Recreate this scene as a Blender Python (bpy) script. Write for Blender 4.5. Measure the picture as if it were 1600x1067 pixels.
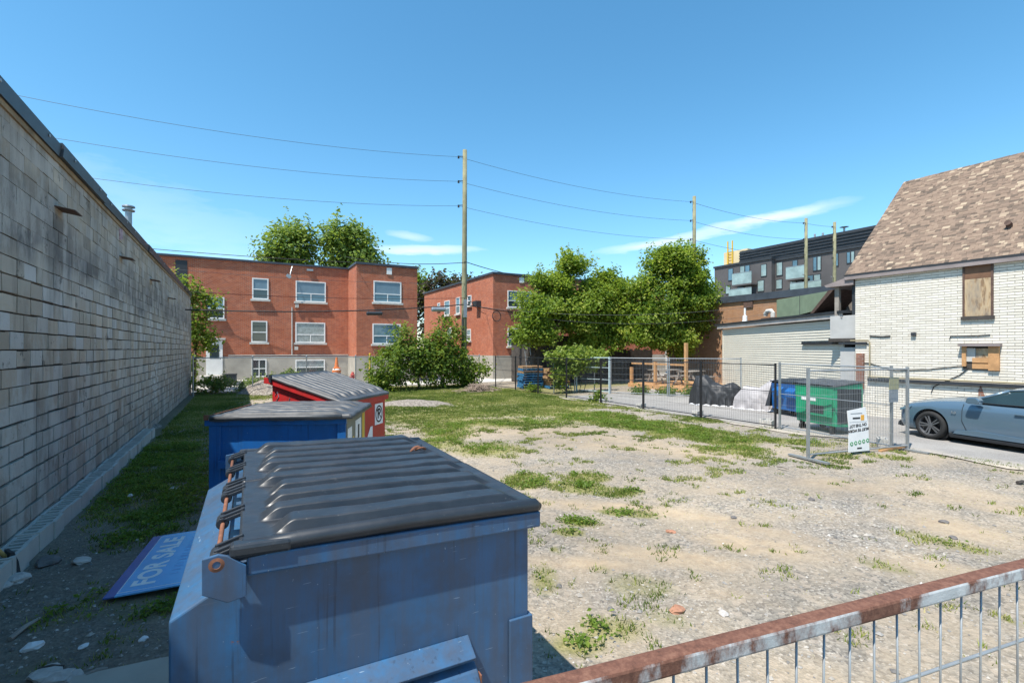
import bpy, bmesh, math, random
import numpy as np
from mathutils import Vector, Matrix, Euler
random.seed(7); RNG = np.random.default_rng(7)
R = math.radians
scene = bpy.context.scene
for o in list(bpy.data.objects): bpy.data.objects.remove(o)
COL = scene.collection

# ------------------------------------------------------------------ camera, sky, sun, exposure
PSI = R(29.05); SN, CS = math.sin(PSI), math.cos(PSI)
FPX, HZ, EYE = 765.0, 545.0, 2.25
cam = bpy.data.cameras.new('camera'); camo = bpy.data.objects.new('camera', cam); COL.objects.link(camo)
camo.location = (0, 0, EYE); camo.rotation_euler = (R(90), 0, -PSI)
cam.sensor_width = 36; cam.lens = FPX/1600*36; cam.shift_y = (HZ-533.5)/1600
cam.clip_start = 0.05; cam.clip_end = 2000
scene.camera = camo

SUN = Vector((-0.50, -0.17, 1.0)).normalized()
w = bpy.data.worlds.new('World'); scene.world = w; w.use_nodes = True
wn, wl = w.node_tree.nodes, w.node_tree.links
bg = wn['Background']; bg.inputs[1].default_value = 0.15
sky = wn.new('ShaderNodeTexSky'); sky.sky_type = 'NISHITA'; sky.sun_disc = False
sky.sun_elevation = math.asin(SUN.z); sky.sun_rotation = math.atan2(SUN.x, SUN.y)
sky.altitude = 50; sky.air_density = 1.0; sky.dust_density = 0.35; sky.ozone_density = 3.5
tc = wn.new('ShaderNodeTexCoord'); sx = wn.new('ShaderNodeSeparateXYZ'); wl.new(tc.outputs['Generated'], sx.inputs[0])
def wmath(op, a, b=None, c=None, clamp=False):
    n = wn.new('ShaderNodeMath'); n.operation = op; n.use_clamp = clamp
    for i, v in enumerate((a, b, c)):
        if v is None: continue
        if isinstance(v, (int, float)): n.inputs[i].default_value = v
        else: wl.new(v, n.inputs[i])
    return n.outputs[0]
az = wmath('ARCTAN2', sx.outputs[0], sx.outputs[1]); el = wmath('ARCSINE', sx.outputs[2])
cxyz = wn.new('ShaderNodeCombineXYZ'); wl.new(az, cxyz.inputs[0]); wl.new(el, cxyz.inputs[1])
mp = wn.new('ShaderNodeMapping'); mp.inputs['Scale'].default_value = (5, 22, 1); mp.inputs['Rotation'].default_value = (0, 0, R(-9)); wl.new(cxyz.outputs[0], mp.inputs[0])
nz = wn.new('ShaderNodeTexNoise'); nz.inputs['Scale'].default_value = 1.6; nz.inputs['Detail'].default_value = 7; nz.inputs['Roughness'].default_value = .62; wl.new(mp.outputs[0], nz.inputs[0])
def streak(px, py, slope, la, wa, amt):
    # a thin cirrus streak: centre azimuth / elevation, slope, half length, half width
    a0 = math.atan2(px-800, FPX)+PSI; e0 = math.atan2(HZ-py, math.hypot(FPX, px-800))
    da = wmath('SUBTRACT', az, a0); de = wmath('SUBTRACT', el, e0)
    ww = wmath('MULTIPLY', wmath('SUBTRACT', nz.outputs[0], .5), wa*2.6)
    dv = wmath('ADD', wmath('SUBTRACT', de, wmath('MULTIPLY', da, slope)), ww)
    r = wmath('ADD', wmath('POWER', wmath('ABSOLUTE', wmath('DIVIDE', da, la)), 2.0), wmath('POWER', wmath('ABSOLUTE', wmath('DIVIDE', dv, wa)), 2.0))
    m = wmath('SUBTRACT', 1.0, r, clamp=True)
    return wmath('MULTIPLY', wmath('MULTIPLY', m, amt), wmath('ADD', wmath('MULTIPLY', nz.outputs[0], 1.1), .25))
masks = [streak(1110, 364, .15, .19, .014, .6), streak(1225, 336, .10, .12, .013, .42), streak(665, 391, .02, .13, .010, .75),
         streak(640, 368, -.10, .05, .010, .4), streak(990, 385, .14, .09, .012, .4), streak(230, 330, -.25, .30, .06, .16)]
ms = masks[0]
for m in masks[1:]: ms = wmath('ADD', ms, m, clamp=True)
mx = wn.new('ShaderNodeMix'); mx.data_type = 'RGBA'
hs_ = wn.new('ShaderNodeHueSaturation'); hs_.inputs['Saturation'].default_value = 1.2; hs_.inputs['Value'].default_value = .85; hs_.inputs['Hue'].default_value = .484; wl.new(sky.outputs[0], hs_.inputs['Color'])
wl.new(ms, mx.inputs[0]); wl.new(hs_.outputs[0], mx.inputs[6]); mx.inputs[7].default_value = (4.6, 4.9, 5.1, 1)
wl.new(mx.outputs[2], bg.inputs[0])

sl = bpy.data.lights.new('sun', 'SUN'); sl.energy = 4.3; sl.angle = R(.53); sl.color = (1, .95, .87)
so = bpy.data.objects.new('sun', sl); COL.objects.link(so); so.location = (-20, -8, 40)
so.rotation_euler = SUN.to_track_quat('Z', 'Y').to_euler()
vs = scene.view_settings; vs.view_transform = 'Standard'; vs.look = 'None'; vs.exposure = 0.88; vs.gamma = 1; vs.use_curve_mapping = False

# ------------------------------------------------------------------ helpers
def ray(px, py): l = (px-800)/FPX; return Vector((SN+CS*l, CS-SN*l, (HZ-py)/FPX))
def G(px, py, z=0.0): return ray(px, py)*((EYE-z)/((py-HZ)/FPX)) + Vector((0, 0, EYE))
def P(px, py, t): return ray(px, py)*t + Vector((0, 0, EYE))
def onX(px, py, X): d = ray(px, py); return d*(X/d.x) + Vector((0, 0, EYE))
def onY(px, py, Y): d = ray(px, py); return d*(Y/d.y) + Vector((0, 0, EYE))

class MB:
    def __init__(s): s.v = []; s.f = []; s.m = []
    def add(s, vs, fs, mi=0):
        b = len(s.v); s.v += [tuple(v) for v in vs]
        for f in fs: s.f.append(tuple(i+b for i in f)); s.m.append(mi)
        return s
    def box(s, x0, x1, y0, y1, z0, z1, mi=0):
        v = [(x0,y0,z0),(x1,y0,z0),(x1,y1,z0),(x0,y1,z0),(x0,y0,z1),(x1,y0,z1),(x1,y1,z1),(x0,y1,z1)]
        return s.add(v, [(3,2,1,0),(4,5,6,7),(0,1,5,4),(1,2,6,5),(2,3,7,6),(3,0,4,7)], mi)
    def obox(s, c, size, M=None, mi=0):
        hx, hy, hz = (k/2 for k in size); c = Vector(c)
        v = [Vector(p) for p in ((-hx,-hy,-hz),(hx,-hy,-hz),(hx,hy,-hz),(-hx,hy,-hz),(-hx,-hy,hz),(hx,-hy,hz),(hx,hy,hz),(-hx,hy,hz))]
        if M is not None: v = [M @ p for p in v]
        return s.add([p+c for p in v], [(3,2,1,0),(4,5,6,7),(0,1,5,4),(1,2,6,5),(2,3,7,6),(3,0,4,7)], mi)
    def bar(s, a, b, wx, wy=None, mi=0):
        a, b = Vector(a), Vector(b); d = b-a
        return s.obox((a+b)/2, (wx, wy or wx, d.length), d.to_track_quat('Z', 'Y').to_matrix(), mi)
    def tube(s, pts, r, n=8, mi=0, caps=True):
        pts = [Vector(p) for p in pts]; rs = r if isinstance(r, (list, tuple)) else [r]*len(pts); b = len(s.v)
        for i, p in enumerate(pts):
            d = (pts[min(i+1, len(pts)-1)]-pts[max(i-1, 0)]).normalized()
            u = d.cross(Vector((0, 0, 1)) if abs(d.z) < .9 else Vector((1, 0, 0))).normalized(); v = d.cross(u)
            for k in range(n):
                a = 2*math.pi*k/n; s.v.append(tuple(p+(u*math.cos(a)+v*math.sin(a))*rs[i]))
        for i in range(len(pts)-1):
            for k in range(n):
                k2 = (k+1) % n; s.f.append((b+i*n+k, b+i*n+k2, b+(i+1)*n+k2, b+(i+1)*n+k)); s.m.append(mi)
        if caps:
            s.f.append(tuple(b+k for k in range(n))[::-1]); s.m.append(mi)
            s.f.append(tuple(b+(len(pts)-1)*n+k for k in range(n))); s.m.append(mi)
        return s
    def prism(s, poly, axis, a, b, mi=0):
        # polygon of (u, v) extruded along axis: 'y' -> (u, ., v); 'x' -> (., u, v); 'z' -> (u, v, .)
        def mk(u, v, t): return (u, t, v) if axis == 'y' else ((t, u, v) if axis == 'x' else (u, v, t))
        n = len(poly); vs = [mk(u, v, a) for u, v in poly]+[mk(u, v, b) for u, v in poly]
        fs = [tuple(range(n))[::-1], tuple(range(n, 2*n))]+[(i, (i+1) % n, n+(i+1) % n, n+i) for i in range(n)]
        return s.add(vs, fs, mi)
    def lathe(s, prof, c=(0, 0, 0), n=24, mi=0, M=None):
        b = len(s.v); c = Vector(c)
        for r, z in prof:
            for k in range(n):
                a = 2*math.pi*k/n; p = Vector((r*math.cos(a), r*math.sin(a), z))
                if M is not None: p = M @ p
                s.v.append(tuple(p+c))
        for i in range(len(prof)-1):
            for k in range(n):
                k2 = (k+1) % n; s.f.append((b+i*n+k, b+i*n+k2, b+(i+1)*n+k2, b+(i+1)*n+k)); s.m.append(mi)
        return s
    def build(s, name, mat, parent=None, smooth=False, bevel=0, loc=None, rz=0, fixn=True):
        me = bpy.data.meshes.new(name); me.from_pydata(s.v, [], s.f)
        for m in (mat if isinstance(mat, (list, tuple)) else [mat]): me.materials.append(m)
        if any(s.m): me.polygons.foreach_set('material_index', s.m)
        if fixn:
            bm = bmesh.new(); bm.from_mesh(me); bmesh.ops.recalc_face_normals(bm, faces=bm.faces); bm.to_mesh(me); bm.free()
        if smooth: me.polygons.foreach_set('use_smooth', [True]*len(me.polygons))
        o = bpy.data.objects.new(name, me); COL.objects.link(o); o.parent = parent
        if loc is not None: o.location = loc
        o.rotation_euler.z = rz
        if bevel:
            b = o.modifiers.new('bevel', 'BEVEL'); b.width = bevel; b.segments = 2; b.limit_method = 'ANGLE'; b.angle_limit = R(40)
        return o
def np_mesh(name, V, F, mat, parent=None, smooth=False, cols=None, loc=None):
    # V (n,3), F (m,k) ; cols: per-vertex colours (n,4)
    me = bpy.data.meshes.new(name); V = np.asarray(V, np.float32); F = np.asarray(F, np.int32); k = F.shape[1]
    me.vertices.add(len(V)); me.vertices.foreach_set('co', V.ravel())
    me.loops.add(F.size); me.loops.foreach_set('vertex_index', F.ravel())
    me.polygons.add(len(F)); me.polygons.foreach_set('loop_start', np.arange(0, F.size, k, dtype=np.int32))
    me.update(calc_edges=True)
    me.polygons.foreach_set('use_smooth', np.full(len(F), smooth, bool))
    if cols is not None:
        a = me.color_attributes.new('tint', 'FLOAT_COLOR', 'POINT'); a.data.foreach_set('color', np.asarray(cols, np.float32).ravel())
    me.materials.append(mat); o = bpy.data.objects.new(name, me); COL.objects.link(o); o.parent = parent
    if loc is not None: o.location = loc
    return o
def tag(o, label=None, cat=None, group=None, kind=None):
    for k, v in (('label', label), ('category', cat), ('group', group), ('kind', kind)):
        if v: o[k] = v
    return o
def thing(name, label, cat, loc=(0, 0, 0), rz=0, group=None):
    o = bpy.data.objects.new(name, None); COL.objects.link(o); o.location = loc; o.rotation_euler = (0, 0, rz); o.empty_display_size = .1
    return tag(o, label, cat, group)
def copy_tree(o, parent=None):
    c = o.copy(); COL.objects.link(c); c.parent = parent
    for ch in list(o.children): copy_tree(ch, c)
    return c
def place(me, name, parent, loc, rot=None, scale=None):
    o = bpy.data.objects.new(name, me); COL.objects.link(o); o.parent = parent; o.location = loc
    if rot is not None: o.rotation_euler = rot
    if scale is not None: o.scale = scale
    return o
def box_mesh(name, mat, jit=0.0, seed=0, ch=0.0):
    # a unit box centred on the origin with slightly uneven corners, shared between alike pieces
    r = random.Random(seed); b = MB().box(-.5, .5, -.5, .5, -.5, .5)
    b.v = [tuple(c+r.uniform(-jit, jit) for c in v) for v in b.v]
    me = bpy.data.meshes.new(name); me.from_pydata(b.v, [], b.f); me.materials.append(mat); return me
UB = np.array([(-.5,-.5,-.5),(.5,-.5,-.5),(.5,.5,-.5),(-.5,.5,-.5),(-.5,-.5,.5),(.5,-.5,.5),(.5,.5,.5),(-.5,.5,.5)])
UF = np.array([(3,2,1,0),(4,5,6,7),(0,1,5,4),(1,2,6,5),(2,3,7,6),(3,0,4,7)])
def pieces(name, stuffname, items, mat, parent, limit=300, key=None, rot=None, jit=.03):
    # items: (centre, size); the 'limit' that show largest become parts, the rest ONE joined part
    items = sorted(items, key=key or (lambda it: (Vector(it[0])-Vector((0, 0, EYE))).length))
    mes = [box_mesh(name, mat, jit, i) for i in range(6)]
    Rm = np.array(rot.to_matrix()) if rot is not None else np.eye(3)
    for i, (c, sz) in enumerate(items[:limit]):
        place(mes[i % 6], name, parent, c, rot, sz)
    rest = items[limit:]
    if rest:
        n = len(rest); C = np.array([c for c, _ in rest]); S = np.array([s for _, s in rest])
        loc = (UB[None]+RNG.uniform(-jit, jit, (n, 8, 3)))*S[:, None, :]
        V = loc @ Rm.T + C[:, None, :]
        F = UF[None]+(np.arange(n)*8)[:, None, None]
        col = np.repeat(np.repeat(RNG.random((n, 1, 1)), 8, 1), 4, 2)
        o = np_mesh(stuffname, V.reshape(-1, 3), F.reshape(-1, 4), mat, parent, cols=col.reshape(-1, 4)); o['kind'] = 'stuff'
def vnoise(x, y, sc, seed):
    x = np.asarray(x, float)/sc+1000; y = np.asarray(y, float)/sc+1000
    xi, yi = np.floor(x).astype(np.int64), np.floor(y).astype(np.int64); fx, fy = x-xi, y-yi
    fx, fy = fx*fx*(3-2*fx), fy*fy*(3-2*fy)
    def h(a, b):
        n = (a*374761393+b*668265263+seed*974711) & 0xffffffff; n = ((n ^ (n >> 13))*1274126177) & 0xffffffff
        return ((n ^ (n >> 16)) & 0xffff)/65535.0
    return (h(xi, yi)*(1-fx)+h(xi+1, yi)*fx)*(1-fy)+(h(xi, yi+1)*(1-fx)+h(xi+1, yi+1)*fx)*fy
def fbm(x, y, sc, seed, o=4):
    s = 0; a = .5
    for i in range(o): s = s+a*vnoise(x, y, sc/2**i, seed+i); a *= .5
    return s

# ------------------------------------------------------------------ materials
class NT:
    def __init__(s, name):
        s.m = bpy.data.materials.new(name); s.m.use_nodes = True; s.n = s.m.node_tree.nodes; s.l = s.m.node_tree.links
        s.b = s.n['Principled BSDF']
    def node(s, t, ins=None, **kw):
        n = s.n.new(t)
        for k, v in kw.items(): setattr(n, k, v)
        for k, v in (ins or {}).items(): s.put(n.inputs[k], v)
        return n
    def put(s, sock, v):
        if hasattr(v, 'is_output') or isinstance(v, bpy.types.NodeSocket): s.l.new(v, sock)
        elif isinstance(v, (tuple, list)) and len(v) == 3 and sock.type == 'RGBA': sock.default_value = (*v, 1)
        else: sock.default_value = v
    def math(s, op, a, b=0.0, clamp=False):
        n = s.node('ShaderNodeMath', operation=op, use_clamp=clamp); s.put(n.inputs[0], a); s.put(n.inputs[1], b); return n.outputs[0]
    def mix(s, f, a, b, mode='MIX'):
        n = s.node('ShaderNodeMix', data_type='RGBA', blend_type=mode); s.put(n.inputs[0], f); s.put(n.inputs[6], a); s.put(n.inputs[7], b); return n.outputs[2]
    def pos(s): return s.node('ShaderNodeNewGeometry').outputs['Position']
    def obj(s): return s.node('ShaderNodeTexCoord').outputs['Object']
    def scaled(s, vec, sc): return s.node('ShaderNodeMapping', {'Vector': vec, 'Scale': sc}).outputs[0]
    def noise(s, vec, scale, detail=4, rough=.55, out=0):
        return s.node('ShaderNodeTexNoise', {'Vector': vec, 'Scale': scale, 'Detail': detail, 'Roughness': rough}).outputs[out]
    def ramp(s, f, stops):
        n = s.node('ShaderNodeValToRGB'); s.put(n.inputs[0], f); e = n.color_ramp.elements
        while len(e) < len(stops): e.new(.5)
        for i, (p, c) in enumerate(stops):
            e[i].position = p; e[i].color = (*c, 1) if isinstance(c, (tuple, list)) else (c, c, c, 1)
        return n.outputs[0]
    def bump(s, h, strength=.3, dist=.01):
        n = s.node('ShaderNodeBump', {'Height': h, 'Strength': strength, 'Distance': dist}); s.l.new(n.outputs[0], s.b.inputs['Normal'])
    def out(s, col=None, rough=None, metal=None, spec=None):
        if col is not None: s.put(s.b.inputs['Base Color'], col)
        if rough is not None: s.put(s.b.inputs['Roughness'], rough)
        if metal is not None: s.put(s.b.inputs['Metallic'], metal)
        if spec is not None: s.put(s.b.inputs['Specular IOR Level'], spec)
        return s.m
def mk(c, k): return tuple(min(1, v*k) for v in c)
def plain(name, c, rough=.7, var=.18, sc=3.0, metal=0, bump=0.0, bsc=40, spec=.4, world=False, dirt=None):
    n = NT(name); v = n.pos() if world else n.obj()
    nz = n.noise(v, sc, 6, .6); col = n.ramp(nz, [(.25, mk(c, 1-var)), (.75, mk(c, 1+var))])
    if dirt:
        col = n.mix(n.ramp(n.noise(v, sc*.8, 8, .7), [(.55, 0.0), (.68, 1.0)]), col, dirt)
    if bump: n.bump(n.noise(v, bsc, 4), bump)
    return n.out(col, rough, metal, spec)
def brickmat(name, c1, c2, mortar, bw=.215, rh=.075, ms=.009, stain=None, bump=.4):
    n = NT(name); g = n.pos(); sp = n.node('ShaderNodeSeparateXYZ', {0: g})
    u = n.math('ADD', sp.outputs[0], sp.outputs[1]); cv = n.node('ShaderNodeCombineXYZ', {0: u, 1: sp.outputs[2]}).outputs[0]
    br = n.node('ShaderNodeTexBrick', {'Vector': cv, 'Color1': c1, 'Color2': c2, 'Mortar': mortar, 'Scale': 1.0, 'Mortar Size': ms, 'Mortar Smooth': .15, 'Bias': 0.0, 'Brick Width': bw, 'Row Height': rh})
    col = n.mix(n.ramp(n.noise(g, 1.1, 9, .75), [(.35, .0), (.7, .6)]), br.outputs[0], mk(c1, .6))
    col = n.mix(n.ramp(n.noise(n.scaled(g, (1, 1, .35)), 1.6, 8, .75), [(.54, .0), (.74, .55)]), col, stain or mk(mortar, 1.2))
    n.bump(br.outputs[1], -bump, .006)
    return n.out(col, .85, spec=.25)
def leafmat(name, c1, c2, tr=.45, c3=None):
    n = NT(name); t = n.node('ShaderNodeAttribute', attribute_name='tint')
    col = n.ramp(t.outputs['Fac'], [(0, c1), (.65, c2), (1, c3 or mk(c2, 1.4))])
    n.out(col, .5, spec=.35)
    ts = n.node('ShaderNodeBsdfTranslucent', {'Color': n.mix(.5, col, (.35, .45, .04), 'MIX')})
    mxs = n.node('ShaderNodeMixShader', {0: tr}); n.l.new(n.b.outputs[0], mxs.inputs[1]); n.l.new(ts.outputs[0], mxs.inputs[2])
    n.l.new(mxs.outputs[0], n.n['Material Output'].inputs[0]); return n.m
def glassmat(name, c, rough=.04):
    n = NT(name); nz = n.noise(n.obj(), .9, 3)
    return n.out(n.ramp(nz, [(.3, mk(c, .7)), (.7, mk(c, 1.25))]), rough, spec=.9)
def rustymat(name, paint, rust, amt=.6, sc=9, rough=.5, metal=0, chip=.5, dust=None):
    n = NT(name); v = n.obj()
    a = n.noise(v, sc, 9, .7); f = n.ramp(a, [(amt, 0.0), (amt+.035, 1.0)])
    pc = n.ramp(n.noise(v, 2.2, 6), [(.2, mk(paint, .72)), (.8, mk(paint, 1.25))])
    if dust:
        stv = n.noise(n.scaled(v, (9, 9, .7)), 1.5, 7, .65)
        pc = n.mix(n.ramp(stv, [(.36, .0), (.7, .8)]), pc, dust); pc = n.mix(n.ramp(n.noise(v, 3.2, 8, .7), [(.45, .0), (.7, .7)]), pc, mk(dust, .75))
        scr = n.node('ShaderNodeTexNoise', {'Vector': n.scaled(v, (2.5, 2.5, 45)), 'Scale': 2.0, 'Detail': 3}).outputs[0]
        pc = n.mix(n.ramp(scr, [(.70, 0.0), (.74, .35)]), pc, mk(dust, 1.8))
    if dust:
        drip = n.noise(n.scaled(v, (34, 34, 1.1)), 1.0, 5, .6); pc = n.mix(n.ramp(drip, [(.60, 0.0), (.66, .45)]), pc, mk(dust, .35))
        sc2 = n.node('ShaderNodeMapping', {'Vector': v, 'Scale': (6, 6, 70), 'Rotation': (.5, .7, .3)}).outputs[0]; pc = n.mix(n.ramp(n.noise(sc2, 1.6, 2, .5), [(.735, 0.0), (.75, .55)]), pc, (.30,.38,.46))
        pc = n.mix(n.ramp(n.noise(v, 55, 3, .6), [(.71, 0.0), (.73, .7)]), pc, (.32,.38,.44))
    rc = n.ramp(n.noise(v, 30, 5), [(.3, mk(rust, .5)), (.7, mk(rust, 1.3))])
    col = n.mix(f, pc, rc); rg = n.mix(f, (rough,)*3, (.9,)*3)
    n.bump(n.math('SUBTRACT', n.math('MULTIPLY', n.noise(v, 2.4, 5), 1.6), n.math('MULTIPLY', f, .2)), .12, .02)
    return n.out(col, rg, metal, .5)

M = {}
M['red_brick'] = brickmat('red_brick', (.50,.125,.05), (.29,.06,.03), (.40,.27,.20), ms=.011, stain=(.52,.24,.14))
M['tan_brick'] = brickmat('tan_brick', (.40,.20,.095), (.32,.155,.075), (.30,.24,.19), stain=(.36,.25,.17))
M['old_brick'] = brickmat('old_brick', (.30,.13,.08), (.2,.09,.06), (.25,.22,.2))
M['concrete'] = plain('concrete', (.36,.33,.28), .9, .22, 1.2, bump=.25, bsc=20, world=True)
M['pale_concrete'] = plain('pale_concrete', (.47,.45,.41), .9, .2, 2, bump=.25, bsc=30, world=True)
M['dark_metal'] = plain('dark_metal', (.03,.033,.038), .5, .3, 3)
M['coping'] = plain('coping', (.045,.055,.07), .5, .3, 2)
M['white_paint'] = plain('white_paint', (.72,.72,.70), .55, .08, 3)
M['sill'] = plain('sill', (.5,.48,.44), .85, .15, 5)
M['glass_dark'] = glassmat('glass_dark', (.035,.05,.055))
M['glass_sky'] = glassmat('glass_sky', (.09,.17,.22))
M['glass_curtain'] = plain('glass_curtain', (.22,.26,.27), .08, .5, 5, spec=.9)
M['blind'] = plain('blind', (.13,.20,.25), .25, .12, 3, spec=.7)
M['galv'] = plain('galvanised_steel', (.33,.35,.36), .42, .2, 14, metal=.55)
M['black_steel'] = plain('black_steel', (.018,.018,.02), .5, .3, 8)
M['wood_new'] = plain('pine_timber', (.46,.25,.11), .75, .3, 5)
M['wood_dark'] = plain('weathered_wood', (.06,.052,.045), .9, .4, 3)
M['wood_grey'] = plain('grey_wood', (.25,.22,.19), .9, .3, 5)
M['bark'] = plain('bark', (.12,.09,.07), .95, .4, 6, bump=.6, bsc=18)
M['pole_wood'] = plain('pole_wood', (.22,.21,.125), .9, .3, 2.5, bump=.3, bsc=20)
M['cable'] = plain('cable', (.012,.012,.014), .6, .2, 4)
M['wire'] = plain('wire', (.05,.055,.06), .5, .1, 4)
M['rubber'] = plain('rubber', (.018,.018,.018), .8, .3, 10)
# ------------------------------------------------------------------ ground
def ellip(px, py, rx, ry, s):
    c = G(px, py); d = math.hypot(c.x, c.y); t = EYE*FPX/(py-HZ)
    return (c.x, c.y, math.atan2(c.y, c.x), max(.05, ry*t*t/(EYE*FPX)*d/t), rx*t/FPX, s)
def emask(x, y, els, soft=.75):
    m = np.zeros_like(x)
    for cx, cy, a, la, wb, s in els:
        dx, dy = x-cx, y-cy; u = (dx*math.cos(a)+dy*math.sin(a))/la; v = (-dx*math.sin(a)+dy*math.cos(a))/wb
        r = np.sqrt(u*u+v*v); m = np.maximum(m, s*np.clip((1.25-r)/soft, 0, 1))
    return m
GRASS = [ellip(*e) for e in [
    (905,757,50,9,1), (945,762,55,7,1), (920,742,32,6,1), (822,748,34,12,1), (700,672,45,12,.6), (660,650,60,14,.75), (640,635,60,8,.8),
    (982,800,46,6,1), (905,815,32,7,.75), (890,832,24,6,.75), (868,860,10,4,.6), (760,700,60,12,.45), (690,690,40,12,.5),
    (700,613,120,8,1), (620,608,60,6,1), (820,612,70,7,.95), (860,632,70,9,.95), (760,640,90,9,.8), (930,650,60,8,.95), (1000,662,70,8,1), (1075,674,60,8,1), (1120,684,60,7,.9),
    (1165,698,30,4,.85), (1140,702,60,6,.5), (800,658,120,9,.5), (930,600,60,3,.7), (880,604,40,4,.8),
    (1000,638,60,3,.4), (1110,656,60,4,.4), (1240,690,60,4,.6), (1290,708,40,4,.4), (1390,716,30,3,.5),
    (740,622,170,10,1), (640,645,70,10,.9), (850,640,60,8,.9), (700,660,60,10,.6), (250,720,90,60,.9), (270,660,70,30,1), (320,630,50,14,1), (350,612,30,6,1), (200,770,70,30,.8), (245,800,60,26,.9), (220,840,55,18,.75), (170,940,55,20,.55), (240,945,50,22,1), (110,960,50,16,.5),
    (190,1000,30,10,.3), (60,1040,30,12,.35),
    (940,890,16,5,.3), (1000,915,60,20,.22), (960,985,60,22,.4), (900,1010,50,20,.45), (850,905,22,25,.4), (1040,970,40,16,.25), (1500,850,40,8,.3), (1440,835,40,9,.3), (1570,965,18,5,.5), (1380,885,40,8,.3)]]
SAND = [ellip(*e) for e in [
    (930,788,140,9,1), (1060,800,120,8,.8), (900,880,110,11,1), (1040,872,130,14,.9), (1180,850,110,18,.9), (1330,758,90,9,.9), (1300,800,50,8,.8), (1200,830,90,10,.7),
    (1400,770,120,8,.5), (1480,820,110,14,.7), (1560,790,90,10,.6), (1500,770,90,8,.5), (800,668,160,13,.75), (960,690,120,14,.7), (1060,705,110,10,.7), (700,650,70,12,.5), (1150,760,60,12,.4), (1330,720,60,6,.5), (1450,880,90,14,.6), (1130,930,80,12,.5), (460,612,40,10,.7),(440,640,40,14,.7)]]
GRAV = [ellip(*e) for e in [
    (960,638,90,9,1), (1080,655,100,9,1), (1200,680,90,10,1), (880,625,60,5,.9), (1280,790,110,24,.9), (1350,840,110,22,1), (1450,735,130,12,1), (1560,750,80,16,1),
    (1200,770,100,12,.6), (900,715,120,14,.6), (1030,735,110,12,.5), (1000,940,130,24,.6), (80,940,160,60,.9), (150,1030,160,50,.9), (120,880,90,24,.8), (1200,990,120,30,.5), (1250,725,70,8,.8)]]
def height(x, y):
    m = np.clip((12.9-x)/.6, 0, 1)*np.clip((28-y)/1.5, 0, 1)*np.clip((x+2.0)/.4, 0, 1)
    h = (fbm(x, y, 2.6, 3)-.47)*.16+(fbm(x, y, .5, 9)-.47)*.035
    return np.minimum(h*m, .09)-.012
xs = np.concatenate([[-600,-250,-100,-50,-25,-12,-6,-3.5], np.arange(-2.5, 13.3, .09), [13.6,14,15,17,20,24,30,40,60,100,250,600]])
ys = np.concatenate([[-600,-200,-60,-20,-8,-4], np.arange(-2, 10, .09), np.arange(10, 29, .16), [30,32,34,36,40,50,70,120,300,900]])
X, Y = np.meshgrid(xs, ys); Z = height(X, Y)
gm, sm, vm = emask(X, Y, GRASS), emask(X, Y, SAND), emask(X, Y, GRAV)
gm = np.clip(gm*(.35+1.3*fbm(X, Y, .7, 21)), 0, 1)
sm = np.clip(sm*(.45+1.1*fbm(X, Y, 1.3, 31)), 0, 1); vm = np.clip(vm*(.3+1.4*fbm(X, Y, .9, 41)), 0, 1)
idx = np.arange(X.size).reshape(X.shape)
F = np.stack([idx[:-1, :-1], idx[:-1, 1:], idx[1:, 1:], idx[1:, :-1]], -1).reshape(-1, 4)
n = NT('lot_ground'); g = n.pos(); at = n.node('ShaderNodeAttribute', attribute_name='tint'); sp = n.node('ShaderNodeSeparateColor', {0: at.outputs['Color']})
vo = n.node('ShaderNodeTexVoronoi', {'Vector': g, 'Scale': 42.0}); vo2 = n.node('ShaderNodeTexVoronoi', {'Vector': g, 'Scale': 17.0})
stone = n.node('ShaderNodeSeparateColor', {0: vo.outputs['Color']}).outputs[0]; stone2 = n.node('ShaderNodeSeparateColor', {0: vo2.outputs['Color']}).outputs[1]
gcol = n.ramp(stone, [(0, (.14,.128,.112)), (.5, (.25,.228,.195)), (.86, (.31,.275,.23)), (1, (.42,.385,.34))])
gcol = n.mix(n.ramp(stone2, [(.8, 0.0), (.86, .6)]), gcol, (.40,.34,.28))
gcol = n.mix(n.ramp(n.noise(g, 1.4, 6, .6), [(.38, 0.0), (.6, .55)]), gcol, (.38,.31,.225))
scol = n.ramp(n.noise(n.scaled(g, (1, 1, 1)), 7, 8, .7), [(.2, (.30,.22,.15)), (.55, (.43,.34,.235)), (.8, (.52,.42,.30))])
fs = n.math('MULTIPLY', sp.outputs[1], n.ramp(n.noise(g, 5, 7, .7), [(.3, .25), (.6, 1.0)]))
col = n.mix(fs, gcol, scol)
fg = n.math('MULTIPLY', sp.outputs[2], n.ramp(n.noise(g, 9, 6, .7), [(.32, .2), (.6, 1.0)]))
col = n.mix(n.math('MULTIPLY', fg, .55), col, n.ramp(stone, [(0, (.09,.088,.087)), (.7, (.24,.235,.225)), (1, (.46,.45,.43))]))
thatch = n.ramp(n.noise(g, 26, 6, .7), [(.3, (.12,.125,.04)), (.55, (.24,.225,.09)), (.75, (.42,.36,.2))])
col = n.mix(n.ramp(sp.outputs[0], [(.06, 0.0), (.42, .9)]), col, thatch)
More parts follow.
